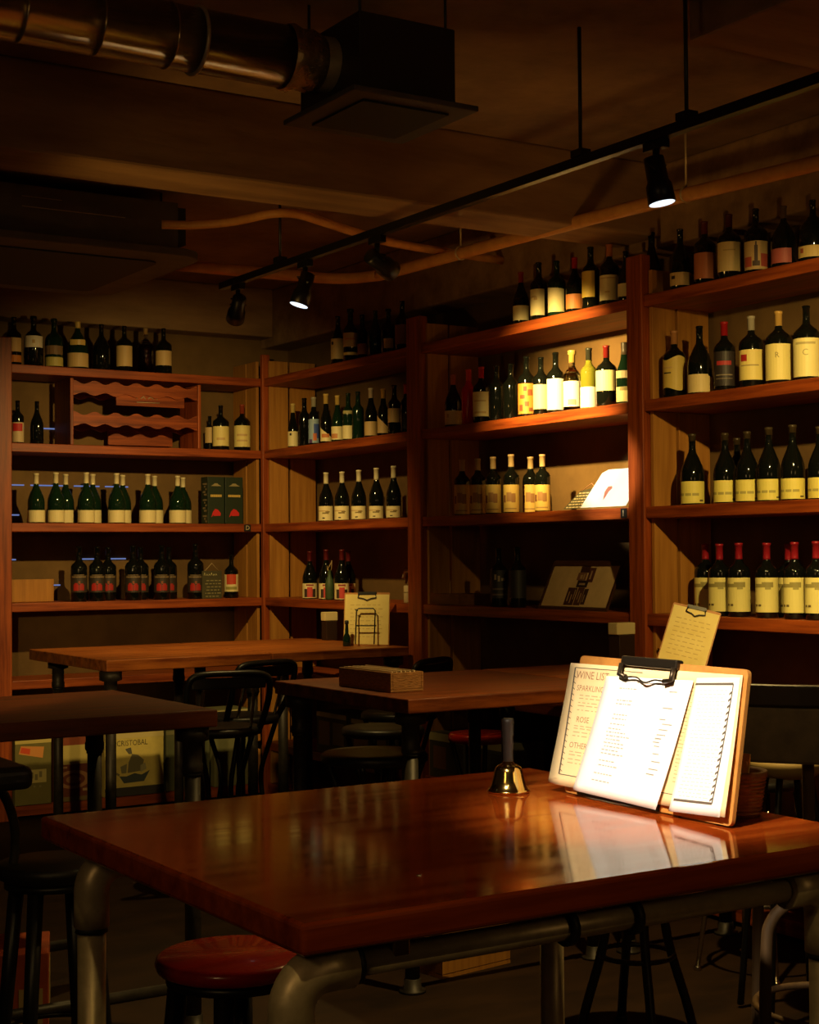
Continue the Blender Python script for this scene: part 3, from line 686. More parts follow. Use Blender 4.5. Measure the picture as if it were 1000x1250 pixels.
carton('wine_carton', 'olive carton with orange sticker and pale label, leftmost of the floor cartons', L5(13)+.02, L5(61), YL-.02, YL+.24, zf, .50, (.20, .17, .045), 'x', d1)
def d2(t, flat, fn):
    flat('pale_band', rect(0, 1, .58, .88), (.55, .44, .14)); flat('red_band', rect(0, 1, .88, .995), (.26, .06, .025))
    flat('seal_ring', circ(.46, .34, .44, .145), (.44, .22, .10)); flat('seal_inner', circ(.46, .34, .30, .10), (.18, .040, .018), .0014); flat('seal_core', circ(.46, .34, .19, .062), (.36, .17, .08), .002)
    flat('small_print', rect(.70, .98, .15, .19), (.50, .34, .18)); flat('small_mark', rect(.08, .30, .52, .55), (.45, .26, .14), .001); flat('bottom_band', rect(0, 1, 0, .07), (.22, .15, .05))
carton('wine_carton', 'maroon and pale carton with round seal, second of the floor cartons', L5(66), L5(113), YL-.02, YL+.24, zf, .49, (.19, .045, .020), 'x', d2)
def d3(t, flat, fn):
    flat('dark_band', rect(0, 1, 0, .13), (.05, .045, .04)); flat('pale_top', rect(0, 1, .86, .995), (.66, .54, .22))
    flat('hull', [(.24, .30), (.32, .19), (.66, .20), (.76, .36), (.62, .30), (.50, .33), (.36, .29)], (.07, .085, .09))
    flat('sail_main', [(.38, .34), (.62, .36), (.66, .52), (.56, .60), (.46, .62), (.40, .50)], (.20, .18, .10)); flat('sail_fore', [(.28, .34), (.36, .34), (.37, .48), (.26, .44)], (.24, .22, .12))
    flat('mast_flag', [(.40, .62), (.46, .62), (.44, .72), (.34, .70)], (.12, .11, .08)); flat('bowsprit', [(.02, .40), (.24, .30), (.25, .33), (.04, .44)], (.22, .19, .10))
    flat('sail_stern', [(.60, .34), (.70, .38), (.68, .48), (.60, .44)], (.40, .36, .2), .0014)
    mb = MB(); add_text(mb, 'CRISTOBAL', .047, lambda x, y: fn(.46+x/.46, .785+y/.40, .0012)); mb.build('lettering', paint((.10, .08, .04)), t)
carton('wine_carton', 'yellow carton with sailing ship picture, third of the floor cartons', L5(126), L5(197.5), YL-.02, YL+.26, zf, .52, (.72, .58, .16), 'x', d3)
def d4(t, flat, fn):
    flat('panel', rect(.05, .95, .1, .8), (.10, .11, .05)); flat('stripe', rect(0, 1, .90, .96), (.22, .20, .09))
carton('wine_carton', 'dull green carton right of the ship carton', L5(202), L5(255), YL-.0, YL+.25, zf, .50, (.12, .125, .055), 'x', d4)
def d5(t, flat, fn):
    flat('pale_top', rect(0, 1, .90, .995), (.60, .52, .22)); flat('rule', rect(.05, .95, .69, .70), (.12, .10, .05))
    mb = MB(); add_text(mb, 'よし', .085, lambda x, y: fn(.45+x/.30, .80+y/.40, .0012)); mb.build('lettering', paint((.04, .035, .025)), t)
carton('wine_carton', 'grey-green carton with black brush lettering near the corner', L5(260), L5(304), YL-.01, YL+.25, zf, .60, (.20, .195, .085), 'x', d5)
# cartons on the low shelf of the right wall
def d6(t, flat, fn):
    flat('pale_top', rect(0, 1, .88, .995), (.56, .48, .20)); flat('panel', rect(.08, .45, .2, .78), (.30, .16, .07)); flat('panel', rect(.55, .92, .25, .78), (.34, .28, .12))
def d7(t, flat, fn):
    flat('pale_top', rect(0, 1, .82, .995), (.62, .54, .26)); flat('panel', rect(.12, .5, .2, .7), (.26, .11, .04)); flat('panel', rect(.6, .9, .15, .75), (.06, .05, .035))
def RY(px): return atX(px, 690, XR).y
for px0, px1, zh, dc, lb, col in ((382, 418, .26, d6, 'carton with two pale windows on the low shelf, nearest the corner', (.12, .11, .05)),
                                  (424, 470, .25, d6, 'carton with two pale windows on the low shelf, second from the corner', (.10, .08, .045)),
                                  (519, 560, .25, d7, 'cream-topped carton with brown window, behind the bell', (.10, .08, .045)),
                                  (566, 612, .25, d7, 'cream-topped carton with brown window, behind the red stool', (.12, .11, .06))):
    carton('wine_carton', lb, XR+.02, XR+.27, RY(px1), RY(px0), .371, .371+zh, col, 'y', dc)

# ------------------------------------------------------------------ tables
def leg_elbow(mb, p, dirv, zt_, r=.034, bend=.055):
    """pipe elbow: vertical up to zt_ then bending along dirv"""
    c = Vector((p[0], p[1], zt_-bend)); d = Vector(dirv)
    path = [c+Vector((0, 0, -.07)), c+Vector((0, 0, -.03))]
    for i in range(9):
        a = pi/2*i/8; path.append(c+d*(bend*(1-cos(a)))+Vector((0, 0, bend*sin(a))))
    path.append(path[-1]+d*.045); 
    mb.tube(path, r, 16)
    return path[-1]
def pipe_table(name, label, x0_, x1_, y0_, y1_, topm, pm, legs, zt=1.10, th=.042, r=.028, rail=True, foot=True, group='pipe-legged bar tables', bev=.006, er=.034, edge=0., elbow=True):
    t = thing(name, label, 'table', ((x0_+x1_)/2, (y0_+y1_)/2, 0), 0, group)
    cx, cy = (x0_+x1_)/2, (y0_+y1_)/2
    mb = MB()
    if edge:
        rnd = random.Random(int(x0_*100)); pts = []
        def side(a, b, n=14):
            for i in range(n):
                u = i/n; pts.append((a[0]+(b[0]-a[0])*u+(rnd.random()-.5)*edge*(i > 0), a[1]+(b[1]-a[1])*u+(rnd.random()-.5)*edge*(i > 0)))
        q = [(x0_-cx, y0_-cy), (x1_-cx, y0_-cy), (x1_-cx, y1_-cy), (x0_-cx, y1_-cy)]
        for i in range(4): side(q[i], q[(i+1) % 4])
        mb.prism(pts, 'z', zt-th, zt)
    else: mb.box((x0_-cx, y0_-cy, zt-th), (x1_-cx, y1_-cy, zt))
    mb.build('tabletop', topm, t, bev, 3)
    zr = zt-th-er-.001
    L = [(lx-cx, ly-cy) for lx, ly in legs]
    # legs are ordered near-left, near-right, back-right, back-left
    for i, (lx, ly) in enumerate(L):
        d = (1, 0, 0) if i in (0, 3) else (-1, 0, 0)
        mb = MB().tube([(lx, ly, .012), (lx, ly, zr-.13)], r, 18); g = mb.build('leg', pm, t)
        if elbow:
            mb = MB(); leg_elbow(mb, (lx, ly), d, zr, er); mb.build('elbow', pm, g)
        else:
            MB().lathe([(er*.98, zr-.125), (er*1.08, zr-.118), (er*1.08, zr-.095), (er, zr-.09), (er, zr-.02), (.058, zr-.012), (.058, zr+er)], (lx, ly, 0), 18).build('collar', pm, g)
        MB().tube([(lx, ly, zr-.135), (lx, ly, zr-.123)], er*.93, 18).build('joint_ring', black_pl, g)
        MB().lathe([(.05, 0.0005), (.05, .010), (r+.006, .012), (r+.004, .05), (r+.001, .052)], (lx, ly, 0), 18).build('floor_flange', pm, g)
    if rail:
        for i, j in ((0, 1), (3, 2)):
            a, b = L[i], L[j]
            MB().tube([(a[0]+.095, a[1], zr), (b[0]-.095, b[1], zr)], .021, 14).build('top_rail', pm, t)
            MB().tube([(a[0]+.099, a[1], zr), (a[0]+.111, a[1], zr)], er*.9, 14).build('rail_ring', black_pl, t)
    if foot:
        for i, j in ((0, 1), (3, 2)):
            a, b = L[i], L[j]
            MB().tube([(a[0]+.03, a[1], .15), (b[0]-.03, b[1], .15)], .02, 12).build('foot_rail', pm, t)
            for s_, e_ in ((a[0]+.03, 1), (b[0]-.03, -1)):
                MB().tube([(s_, a[1], .15), (s_+e_*.06, a[1], .15)], .028, 12).build('pipe_fitting', pm, t)
    return t
FG = pipe_table('bar_table', 'large varnished red-brown table in the foreground with grey pipe legs', 1.064, 2.312, 1.979, 3.107, top_x, galv,
           [(1.075, 2.035), (2.185, 2.035), (2.262, 2.96), (1.128, 2.985)], er=.035, foot=False, bev=.008, th=.048)
# clamps holding the rail
cx, cy = FG.location.x, FG.location.y
for px in (691, 770):
    p = atY(px, 1105, 2.035)
    MB().tube([(p.x-cx-.007, 2.035-cy, 1.1-.048-.036), (p.x-cx+.007, 2.035-cy, 1.1-.048-.036)], .031, 14).build('clamp', black_pl, FG)
MB().box((1.24-cx, 2.015-cy, 1.016), (1.27-cx, 2.055-cy, 1.05)).build('clamp', brass, FG, .003)
# small screw head on the top
p = atZ(511, 1069, 1.1)
MB().lathe([(.004, 0), (.004, .0008), (.002, .0014)], (p.x-cx, p.y-cy, 1.1003), 12).build('screw', chrome, FG)

pipe_table('bar_table', 'shaded wooden table at the left edge in front of the floor cartons', .95, 2.31, 4.90, 5.86, top_shaded, dark_pipe, [(1.05, 4.97), (2.245, 4.97), (2.19, 5.76), (1.05, 5.76)], th=.06, edge=.006, elbow=False, rail=False)
pipe_table('bar_table', 'wooden table in the middle of the room carrying a brown tray', 3.03, 4.075, 4.81, 5.87, top_shaded, dark_pipe, [(3.115, 4.93), (3.98, 4.93), (3.98, 5.76), (3.09, 5.76)], th=.055, edge=.008, elbow=False, rail=False)
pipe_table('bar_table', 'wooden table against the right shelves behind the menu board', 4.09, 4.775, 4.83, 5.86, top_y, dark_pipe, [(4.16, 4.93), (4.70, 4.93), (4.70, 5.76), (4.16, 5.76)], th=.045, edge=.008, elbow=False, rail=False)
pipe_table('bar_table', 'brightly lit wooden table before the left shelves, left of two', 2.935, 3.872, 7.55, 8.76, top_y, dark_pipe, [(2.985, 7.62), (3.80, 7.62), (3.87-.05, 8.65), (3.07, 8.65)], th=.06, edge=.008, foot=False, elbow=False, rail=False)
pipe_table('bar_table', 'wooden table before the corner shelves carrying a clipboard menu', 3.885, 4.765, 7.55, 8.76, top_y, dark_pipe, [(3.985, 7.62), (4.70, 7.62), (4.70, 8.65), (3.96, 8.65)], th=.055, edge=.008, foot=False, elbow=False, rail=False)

# ------------------------------------------------------------------ menu board on the front table
A = atZ(690, 968.5, 1.1); B = atZ(893, 1012, 1.1); bw = (B-A).length
u_ = (B-A).normalized(); n_ = Vector((0, 0, 1)).cross(u_)
if n_.x < 0: n_ = -n_
th_ = radians(9.5); v_ = Vector((0, 0, cos(th_)))+n_*sin(th_); N_ = u_.cross(v_)
if N_.x > 0: N_ = -N_
OFF = Vector((0, 0, .004))
def bf(u, v, n): return A+OFF+u_*u+v_*v+N_*n
t = thing('menu_clipboard', 'large hardboard clipboard of white wine menus standing on the foreground table', 'clipboard')
A0 = A.copy()
bh = .302
def roundrect(u0, u1, v0, v1, r, n=4):
    out = []
    for cu, cv, a0 in ((u1-r, v1-r, 0), (u0+r, v1-r, pi/2), (u0+r, v0+r, pi), (u1-r, v0+r, 1.5*pi)):
        for i in range(n+1): a = a0+pi/2*i/n; out.append((cu+r*cos(a), cv+r*sin(a)))
    return out
mb = MB(); fpoly(mb, bf, roundrect(-.004, bw, 0, bh, .012), -.009, 0); board = mb.build('backboard', hardboard, t)
def sheet(name, corners, m, n0, flare=0., curl=0., par=None):
    """corners: bl, br, tr, tl in board coordinates; bulging off the board"""
    nu, nv = 14, 16; V = []; Fc = []
    bl, br, tr, tl = [Vector((*c, 0)) for c in corners]
    for layer in (0, 1):
        for j in range(nv+1):
            for i in range(nu+1):
                a, b = i/nu, j/nv
                q = (bl*(1-a)+br*a)*(1-b)+(tl*(1-a)+tr*a)*b
                n = n0+flare*(1-b)**2+curl*(abs(2*a-1)**3)*(.4+.6*(1-b))+.0015*sin(a*5)*(1-b)
                V.append(bf(q.x, q.y, n+layer*.0003))
    W = nu+1; K = W*(nv+1)
    for j in range(nv):
        for i in range(nu):
            o = j*W+i; Fc.append((o, o+W, o+W+1, o+1)); Fc.append((K+o, K+o+1, K+o+W+1, K+o+W))
    for j in range(nv):
        Fc.append((j*W, K+j*W, K+(j+1)*W, (j+1)*W)); Fc.append((j*W+nu, (j+1)*W+nu, K+(j+1)*W+nu, K+j*W+nu))
    for i in range(nu):
        Fc.append((i, i+1, K+i+1, K+i)); o = nv*W; Fc.append((o+i, K+o+i, K+o+i+1, o+i+1))
    mb = MB().add(V, Fc, True); o = mb.build(name, m, par)
    def on(a, b, dn=.0006):
        q = (bl*(1-a)+br*a)*(1-b)+(tl*(1-a)+tr*a)*b
        n = n0+flare*(1-b)**2+curl*(abs(2*a-1)**3)*(.4+.6*(1-b))+.0015*sin(a*5)*(1-b)
        return bf(q.x, q.y, n+.0003+dn)
    return o, on
def bars(on, rows, m, name, par, h=.008):
    mb = MB()
    for a, b, wd in rows:
        mb.add([on(a, b), on(a+wd, b), on(a+wd, b+h), on(a, b+h)], [(0, 1, 2, 3)])
    mb.build(name, m, par)
cs, on = sheet('cream_sheet', [(-.045, .012), (.527, .016), (.522, .290), (-.030, .283)], paper_c, .0006, .006, .010, t)
cs['label'] = 'cream wine list sheet with drawn border'
mb = MB()
def strip(on, P, w=.004):
    for (a0, b0), (a1, b1) in zip(P, P[1:]):
        da, db = a1-a0, b1-b0; l = sqrt(da*da+db*db*.3)+1e-9; na, nb = -db/l*w*.55, da/l*w
        mb.add([on(a0-na, b0-nb), on(a1-na, b1-nb), on(a1+na, b1+nb), on(a0+na, b0+nb)], [(0, 1, 2, 3)])
def lin(p, q, n): return [(p[0]+(q[0]-p[0])*i/n, p[1]+(q[1]-p[1])*i/n) for i in range(n+1)]
strip(on, lin((.055, .09), (.035, .965), 16)); strip(on, lin((.035, .965), (.45, .965), 12), .003); strip(on, lin((.055, .09), (.75, .09), 20), .003)
for i in range(17):
    b = .13+.048*i; a = .055-.02*(b-.09)/.875
    strip(on, [(a, b), (a+.016, b-.016)], .0025);
mb.build('drawn_border', ink, cs)
mb = MB()
def tx(on, s, size, a, b, W, Hh):
    add_text(mb, s, size, lambda x, y: on(a+x/W, b+y/Hh))
tx(on, 'WINE LIST', .024, .150, .905, .55, .27); tx(on, 'SPARKLING', .018, .150, .800, .55, .27); tx(on, 'ROSE', .018, .135, .545, .55, .27); tx(on, 'OTHER', .018, .135, .335, .55, .27)
mb.build('headings', mat('faded_red_ink', (.34, .16, .08), .8), cs)
rnd = random.Random(11); rows = []
for b in (.74, .715, .68, .655, .62, .49, .47, .44, .41, .28, .255, .22, .19):
    a = .09
    while a < .27: w = .01+rnd.random()*.03; rows.append((a, b, w)); a += w+.012
for b in [.18+.028*i for i in range(26)]:
    a = .70
    while a < .90: w = .01+rnd.random()*.03; rows.append((a, b, w)); a += w+.010
bars(on, rows, mat('pale_brown_ink', (.50, .34, .18), .8), 'writing', cs, .007)
s1_, on1 = sheet('white_sheet', [(.050, .008), (.328, .003), (.385, .270), (.105, .262)], paper_w, .0050, .010, .004, t)
s1_['label'] = 'large white sheet hanging from the clip'
rnd = random.Random(12); rows = []
rows += [(.38, .955, .03), (.45, .955, .16)]
for b in (.90, .80, .77, .68, .645, .60, .56, .53, .50, .47, .44, .41, .38, .35, .29, .25, .18, .12):
    a = .18+rnd.random()*.03; e = .34+rnd.random()*.10
    while a < e: w = .012+rnd.random()*.03; rows.append((a, b, w)); a += w+.012
    if rnd.random() > .3: rows.append((.74+rnd.random()*.05, b, .06+rnd.random()*.05))
bars(on1, rows, mat('grey_ink', (.34, .32, .28), .8), 'writing', s1_, .008)
s2_, on2 = sheet('white_sheet', [(.366, .006), (.512, .014), (.517, .285), (.394, .276)], paper_w, .0050, .008, .003, t)
s2_['label'] = 'narrow white sheet at the right of the clipboard'
rows = []
for i in range(30):
    b = .12+.027*i; a = .10+.06*rnd.random()
    while a < .70: w = .02+rnd.random()*.08; rows.append((a, b, w)); a += w+.03
mb = MB()
strip(on2, lin((.0, .955), (.87, .955), 10), .009); strip(on2, lin((.87, .955), (.80, .09), 16), .012); strip(on2, lin((.05, .09), (.80, .09), 10), .009)
for i in range(17):
    b = .13+.048*i; a = .80+.07*(b-.09)/.865; strip(on2, [(a, b), (a-.06, b-.02)], .009)
mb.build('drawn_border', ink, s2_)
bars(on2, rows, mat('pale_grey_ink', (.60, .58, .54), .8), 'writing', s2_, .007)
# clip
mb = MB(); fbox(mb, bf, .150, .332, .288, .309, -.010, .010); cl = mb.build('clip', mat('dark_bronze_clip', (.06, .045, .03), .3, .8), t, .004)
mb = MB()
mb.tube([bf(.157, .292, .011), bf(.157, .268, .015), bf(.180, .264, .015)], .0055, 8); mb.tube([bf(.326, .292, .011), bf(.326, .266, .015), bf(.304, .262, .015)], .0055, 8)
mb.tube(smooth_path([bf(.180, .264, .015), bf(.215, .265, .015), bf(.245, .256, .016), bf(.275, .263, .015), bf(.304, .262, .015)], 6), .0018, 8)
mb.build('clip_wire', mat('dark_bronze_wire', (.05, .035, .02), .35, .7), cl)
# stand ledge that carries the board
mb = MB(); fbox(mb, bf, .05, .32, -.0005, .014, .0003, .006); mb.build('ledge', black, t)
ft = [bf(.25, .24, -.010), bf(.25, .0, -.010)+n_*.11]; ft[1].z = 1.106
MB().tube(ft, .004, 8).build('prop', black, t)

# wicker basket behind the board
p = atZ(912, 1004, 1.1)
bx_, by_ = p.x+.055, p.y+.10
bx_, by_ = 2.232, 2.30
t = thing('basket', 'small round brown wicker basket holding cream paper behind the menu clipboard', 'basket', (bx_, by_, 1.1005))
prof = [(.040, 0), (.046, .02), (.050, .05), (.054, .075), (.060, .088), (.056, .092), (.050, .085), (.045, .05), (.040, .012), (.004, .011)]
MB().lathe(prof, n=28).build('weave', wicker, t)
mb = MB()
for k_ in range(11):
    r_ = .0425+.0012*k_; mb.tube(arc((0, 0, .008+k_*.0075), r_+.001, 0, 2*pi*27/28, 27), .0026, 6, True)
mb.build('woven_ring', wicker, t)
MB().box((-.022, -.038, .02), (-.019, .030, .125), Matrix.Rotation(radians(8), 4, 'Y')).build('paper_slip', paper_y, t)
MB().box((-.002, -.034, .02), (.001, .036, .112), Matrix.Rotation(radians(-4), 4, 'Y')).build('paper_slip', paper_y, t)

# hand bell
p = atZ(621, 967, 1.1)
t = thing('hand_bell', 'brass hand bell with dark handle standing on the foreground table', 'bell', (p.x, p.y, 1.1005))
MB().lathe([(.0455, 0), (.0475, .002), (.0475, .005), (.0455, .007), (.0400, .014), (.0365, .024), (.0335, .036), (.0310, .048), (.0285, .055), (.0220, .060), (.013, .063), (.012, .068), (.002, .069)], n=36).build('bell_cup', brass, t)
MB().lathe([(.0105, .066), (.0115, .070), (.0115, .085), (.0125, .12), (.0135, .155), (.0130, .161), (.010, .163)], n=20).build('handle', mat('dark_handle', (.018, .011, .008), .5), t)

# ------------------------------------------------------------------ small things on the other tables
def small_clipboard(label, base, w, h, rz, lean, note):
    t = thing('menu_clipboard', label, 'clipboard', (base[0], base[1], 1.102), rz)
    M = Matrix.Rotation(radians(lean), 4, 'X')      # local x along width, faces -y
    def g(u, v, n): return M @ Vector((u, -n, v))
    mb = MB(); fpoly(mb, g, roundrect(-w/2, w/2, 0, h, .008), -.005, 0); mb.build('backboard', hardboard, t)
    mb = MB(); fpoly(mb, g, [(-w/2+.004, .01), (w/2-.006, .004), (w/2-.004, h-.012), (-w/2+.006, h-.010)], .0004, .0020); sh = mb.build('sheet', paper_y, t)
    mb = MB(); rnd = random.Random(int(h*1000))
    for r_ in range(9):
        u = -w*.36
        while u < w*.3: q = .008+rnd.random()*.02; fbox(mb, g, u, u+q, h*(.16+.075*r_), h*(.165+.075*r_)+.0015, .0021, .0023); u += q+.01
    mb.build('writing', mat('faint_brown_ink', (.58, .42, .14), .8), sh)
    mb = MB(); mb.tube([g(-w*.18, h-.008, .004), g(-w*.2, h-.03, .008), g(-w*.08, h-.035, .008), g(0, h-.045, .008), g(w*.08, h-.035, .008), g(w*.2, h-.03, .008), g(w*.18, h-.008, .004)], .003, 6)
    fbox(mb, g, -w*.2, w*.2, h-.012, h+.004, -.006, .006); mb.build('clip', black, t)
    return t, g
# small clipboard on the table beyond (right)
c0 = atX(838, 800, 4.5)
t, g = small_clipboard('small yellow clipboard standing on the right table above the big menu', (0, 0), .21, .275, 0, -24, None)
t.location = atY(831, 813, 4.98); t.rotation_euler = (0, radians(13), radians(-52))
b_, _, _ = 0, 0, 0
p = atY(806, 818, 5.4); p.z = 1.101
t = thing('clipboard_stand', 'small shiny brass clip stand left of the small yellow clipboard', 'stand', p)
MB().lathe([(.028, 0), (.03, .006), (.012, .012), (.010, .06), (.016, .068), (.016, .085), (.008, .092)], n=18).build('stand', brass, t)
# clipboard on the corner table
t, g = small_clipboard('cream clipboard menu in a black wire stand on the corner table', (0, 0), .27, .31, 0, -10, None)
q_ = atY(447, 786, 7.78); t.location = (q_.x, q_.y, 1.102); t.rotation_euler.z = radians(-40)
mb = MB()
W_ = .055
mb.tube([g(-W_, 0.002, .05), g(-W_, .20, .035), g(-W_+.012, .212, .034), g(W_-.012, .212, .034), g(W_, .20, .035), g(W_, 0.002, .05)], .004, 8)
mb.tube([g(-W_, .11, .042), g(W_+.01, .11, .042)], .0035, 8); mb.tube([g(-W_-.008, .205, .036), g(-W_+.01, .198, .036)], .0035, 6)
mb.build('wire_stand', black, t)
p = atY(423.5, 784, 7.80); 
t = thing('oil_bottle', 'tiny dark green bottle beside the cream clipboard on the corner table', 'bottle', (p.x, p.y, 1.101))
MB().lathe([(.022, 0), (.024, .004), (.023, .05), (.011, .075), (.009, .13), (.011, .132), (.010, .145)], n=16).build('glass', glass_gr, t)
MB().lathe([(.0098, .128), (.0118, .129), (.0118, .148), (.004, .150)], n=14).build('cap', black_pl, t)

def napkin_box(label, px, ytop, ybot, Y, wpx, z0):
    p = atY(px, ytop, Y); _, _, dep = proj(p); w = wpx*dep/F
    hz = p.z-z0
    t = thing('napkin_holder', label, 'napkin holder', (p.x, p.y, z0))
    MB().box((-w*.42, -w*.35, 0), (w*.42, w*.35, hz-.055)).build('holder', mat('dark_box', (.03, .014, .007), .5), t, .003)
    MB().box((-w/2, -w*.30, hz-.054), (w/2, w*.30, hz)).build('napkins', paint((.72, .62, .30)), t, .004)
    return t
napkin_box('dark napkin holder with cream napkins on the corner table by the left shelves', 402, 747, 781, 8.45, 18, 1.101)
napkin_box('dark napkin holder with cream napkins on the right table behind the menu', 759, 760, 775, 5.55, 29, 1.101)

# woven tray on the middle table
t = thing('serving_tray', 'rectangular brown tray with cream paper edges on the middle table', 'tray', (3.19, 5.27, 1.101), radians(0))
for q in (((-.075, -.20, 0), (.075, .20, .01)), ((-.075, -.20, .0102), (-.065, .20, .075)), ((.065, -.20, .0102), (.075, .20, .075)), ((-.0645, -.20, .0102), (.0645, -.19, .075)), ((-.0645, .19, .0102), (.0645, .20, .075))):
    MB().box(*q).build('side' if q[0][2] else 'base', wicker, t, .002)
mb = MB(); rnd = random.Random(4)
for k_ in range(6): mb.box((-.06+.02*k_, -.185, .0115), (-.055+.02*k_, .185, .078+.006*rnd.random()))
mb.build('paper_stack', paper_c, t)

# ------------------------------------------------------------------ seats
def bentwood_stool(label, p, zs, r, m_seat, m_leg, rz=0., back=False, ring=.33, legr=.013, waist=.42, name='bar_stool', group='black bent-metal bar stools', spread=1.05, chrome_arc=False, top=1.06):
    t = thing(name, label, 'chair' if back else 'stool', (p[0], p[1], 0), rz, group)
    MB().lathe([(r*.94, zs-.042), (r, zs-.034), (r*1.0, zs-.010), (r*.96, zs), (r*.5, zs-.003), (.004, zs-.004)], n=32).build('seat', m_seat, t)
    for k_ in range(4):
        a = pi/4+k_*pi/2; d = Vector((cos(a), sin(a), 0)); s_ = Vector((-sin(a), cos(a), 0))
        path = smooth_path([d*r*.92+Vector((0, 0, zs-.035)), d*r*.72+Vector((0, 0, zs-.16)), d*r*.52+Vector((0, 0, zs*.62)), d*r*.60+Vector((0, 0, zs*.42)), d*r*.9+Vector((0, 0, zs*.16)), d*r*spread+Vector((0, 0, .006))], 5)
        lg = MB().tube(path, legr, 10).build('leg', m_leg, t)
        MB().lathe([(legr*1.3, 0.0005), (legr*1.4, .012), (legr*1.05, .02)], (d.x*r*spread, d.y*r*spread, 0), 12).build('foot_cap', black_pl, lg)
    MB().tube(arc((0, 0, ring), r*.66, 0, 2*pi*35/36, 35), .009, 8, True).build('foot_ring', m_leg, t)
    if back:
        # back on local -y side
        bw_ = r*1.0
        P = [(-bw_*.86, -r*.42, zs-.03), (-bw_*.98, -r*.78, zs+.10), (-bw_*1.0, -r*1.0, top-.06), (-bw_*.8, -r*1.08, top-.008), (0, -r*1.12, top), (bw_*.8, -r*1.08, top-.008), (bw_*1.0, -r*1.0, top-.06), (bw_*.98, -r*.78, zs+.10), (bw_*.86, -r*.42, zs-.03)]
        MB().tube(smooth_path(P, 6), .016, 10).build('back_hoop', m_leg, t)
        Q = [(-bw_*.62, -r*.60, zs-.012), (-bw_*.62, -r*.93, top-.10), (-bw_*.45, -r*.99, top-.06), (bw_*.45, -r*.99, top-.06), (bw_*.62, -r*.93, top-.10), (bw_*.62, -r*.60, zs-.012)]
        MB().tube(smooth_path(Q, 5), .008, 8).build('inner_arc', chrome if chrome_arc else m_leg, t)
        MB().prism([(-bw_*.9, top-.075), (bw_*.9, top-.075), (bw_*.92, top-.02), (-bw_*.92, top-.02)], 'y', -r*1.04, -r*.98).build('back_pad', m_seat, t, .006)
    return t
pA = atZ(268, 886, .80)
bentwood_stool('black bar chair with hoop back and chrome arc in front of the lit left table', (pA.x, pA.y), .80, .20, black_seat, black, radians(-12), True, chrome_arc=True, top=1.07)
bentwood_stool('black bar chair half hidden behind the hoop-back chair, at the lit left table', (3.60, 7.36), .80, .20, black_seat, black, radians(14), True, chrome_arc=True, top=1.08, name='bar_stool')
bentwood_stool('black round stool under the middle table, nearest to the front table', (3.37, 5.62), .80, .225, black_seat, black)
bentwood_stool('black stool behind the middle table, showing crossed legs', (3.90, 6.42), .80, .20, black_seat, black)
p = atZ(530, 903, .80)
bentwood_stool('black hoop-back bar chair whose back shows above the middle table', (4.35, 7.0), .80, .20, black_seat, black, radians(28), True, chrome_arc=True, top=1.075)
bentwood_stool('stool with reddish wooden seat in front of the low right shelf', (4.33, 6.22), .76, .155, red_seat, black, group='wooden seated stools')

def post_stool(label, p, zs, r, m_seat, m_leg, rz, legr=.021, ring=.26, n=4, group='wooden stools', th=.05, back=None):
    t = thing('bar_stool', label, 'stool', (p[0], p[1], 0), rz, group)
    MB().lathe([(r*.86, zs-th), (r*.97, zs-th*.8), (r, zs-th*.45), (r*.985, zs-.006), (r*.93, zs), (.004, zs-.002)], n=40).build('seat', m_seat, t)
    MB().lathe([(r*.80, zs-th-.022), (r*.86, zs-th-.020), (r*.86, zs-th-.001), (r*.80, zs-th-.0005)], n=32).build('seat_rim', m_leg, t)
    for k_ in range(n):
        a = pi/4+k_*2*pi/n; d = Vector((cos(a), sin(a), 0))
        MB().tube([d*r*.70+Vector((0, 0, zs-th-.002)), d*r*1.12+Vector((0, 0, .002))], legr, 12, radii=[legr*1.1, legr*.9]).build('leg', m_leg, t)
    rr = r*.70+(r*.42)*(1-ring/(zs-th))
    MB().tube(arc((0, 0, ring), rr, 0, 2*pi*39/40, 39), .009, 8, True).build('foot_ring', m_leg, t)
    return t
pG = atZ(66, 1050, .75)
tG = post_stool('black round stool with bent tube backrest at the left edge', (pG.x, pG.y), .75, .165, black_seat, black, radians(20), group='black padded stools')
bx0 = atY(14, 942, pG.y); 
MB().tube(smooth_path([Vector((-.115, .03, .72)), Vector((-.105, .03, .80)), Vector((-.115, .02, .88)), Vector((-.15, .01, .96)), Vector((-.20, .0, 1.0))], 6), .014, 10).build('back_tube', dark_pipe, tG)
MB().box((-.36, -.17, .985), (-.115, .12, 1.05)).build('back_pad', black_seat, tG, .022, 4)
tG.rotation_euler.z = 0
pI = atZ(285, 1163, .74)
post_stool('glossy red wooden stool tucked under the left side of the foreground table', (pI.x, pI.y), .74, .175, red_seat, black, radians(10), group='red seated stools', th=.04)

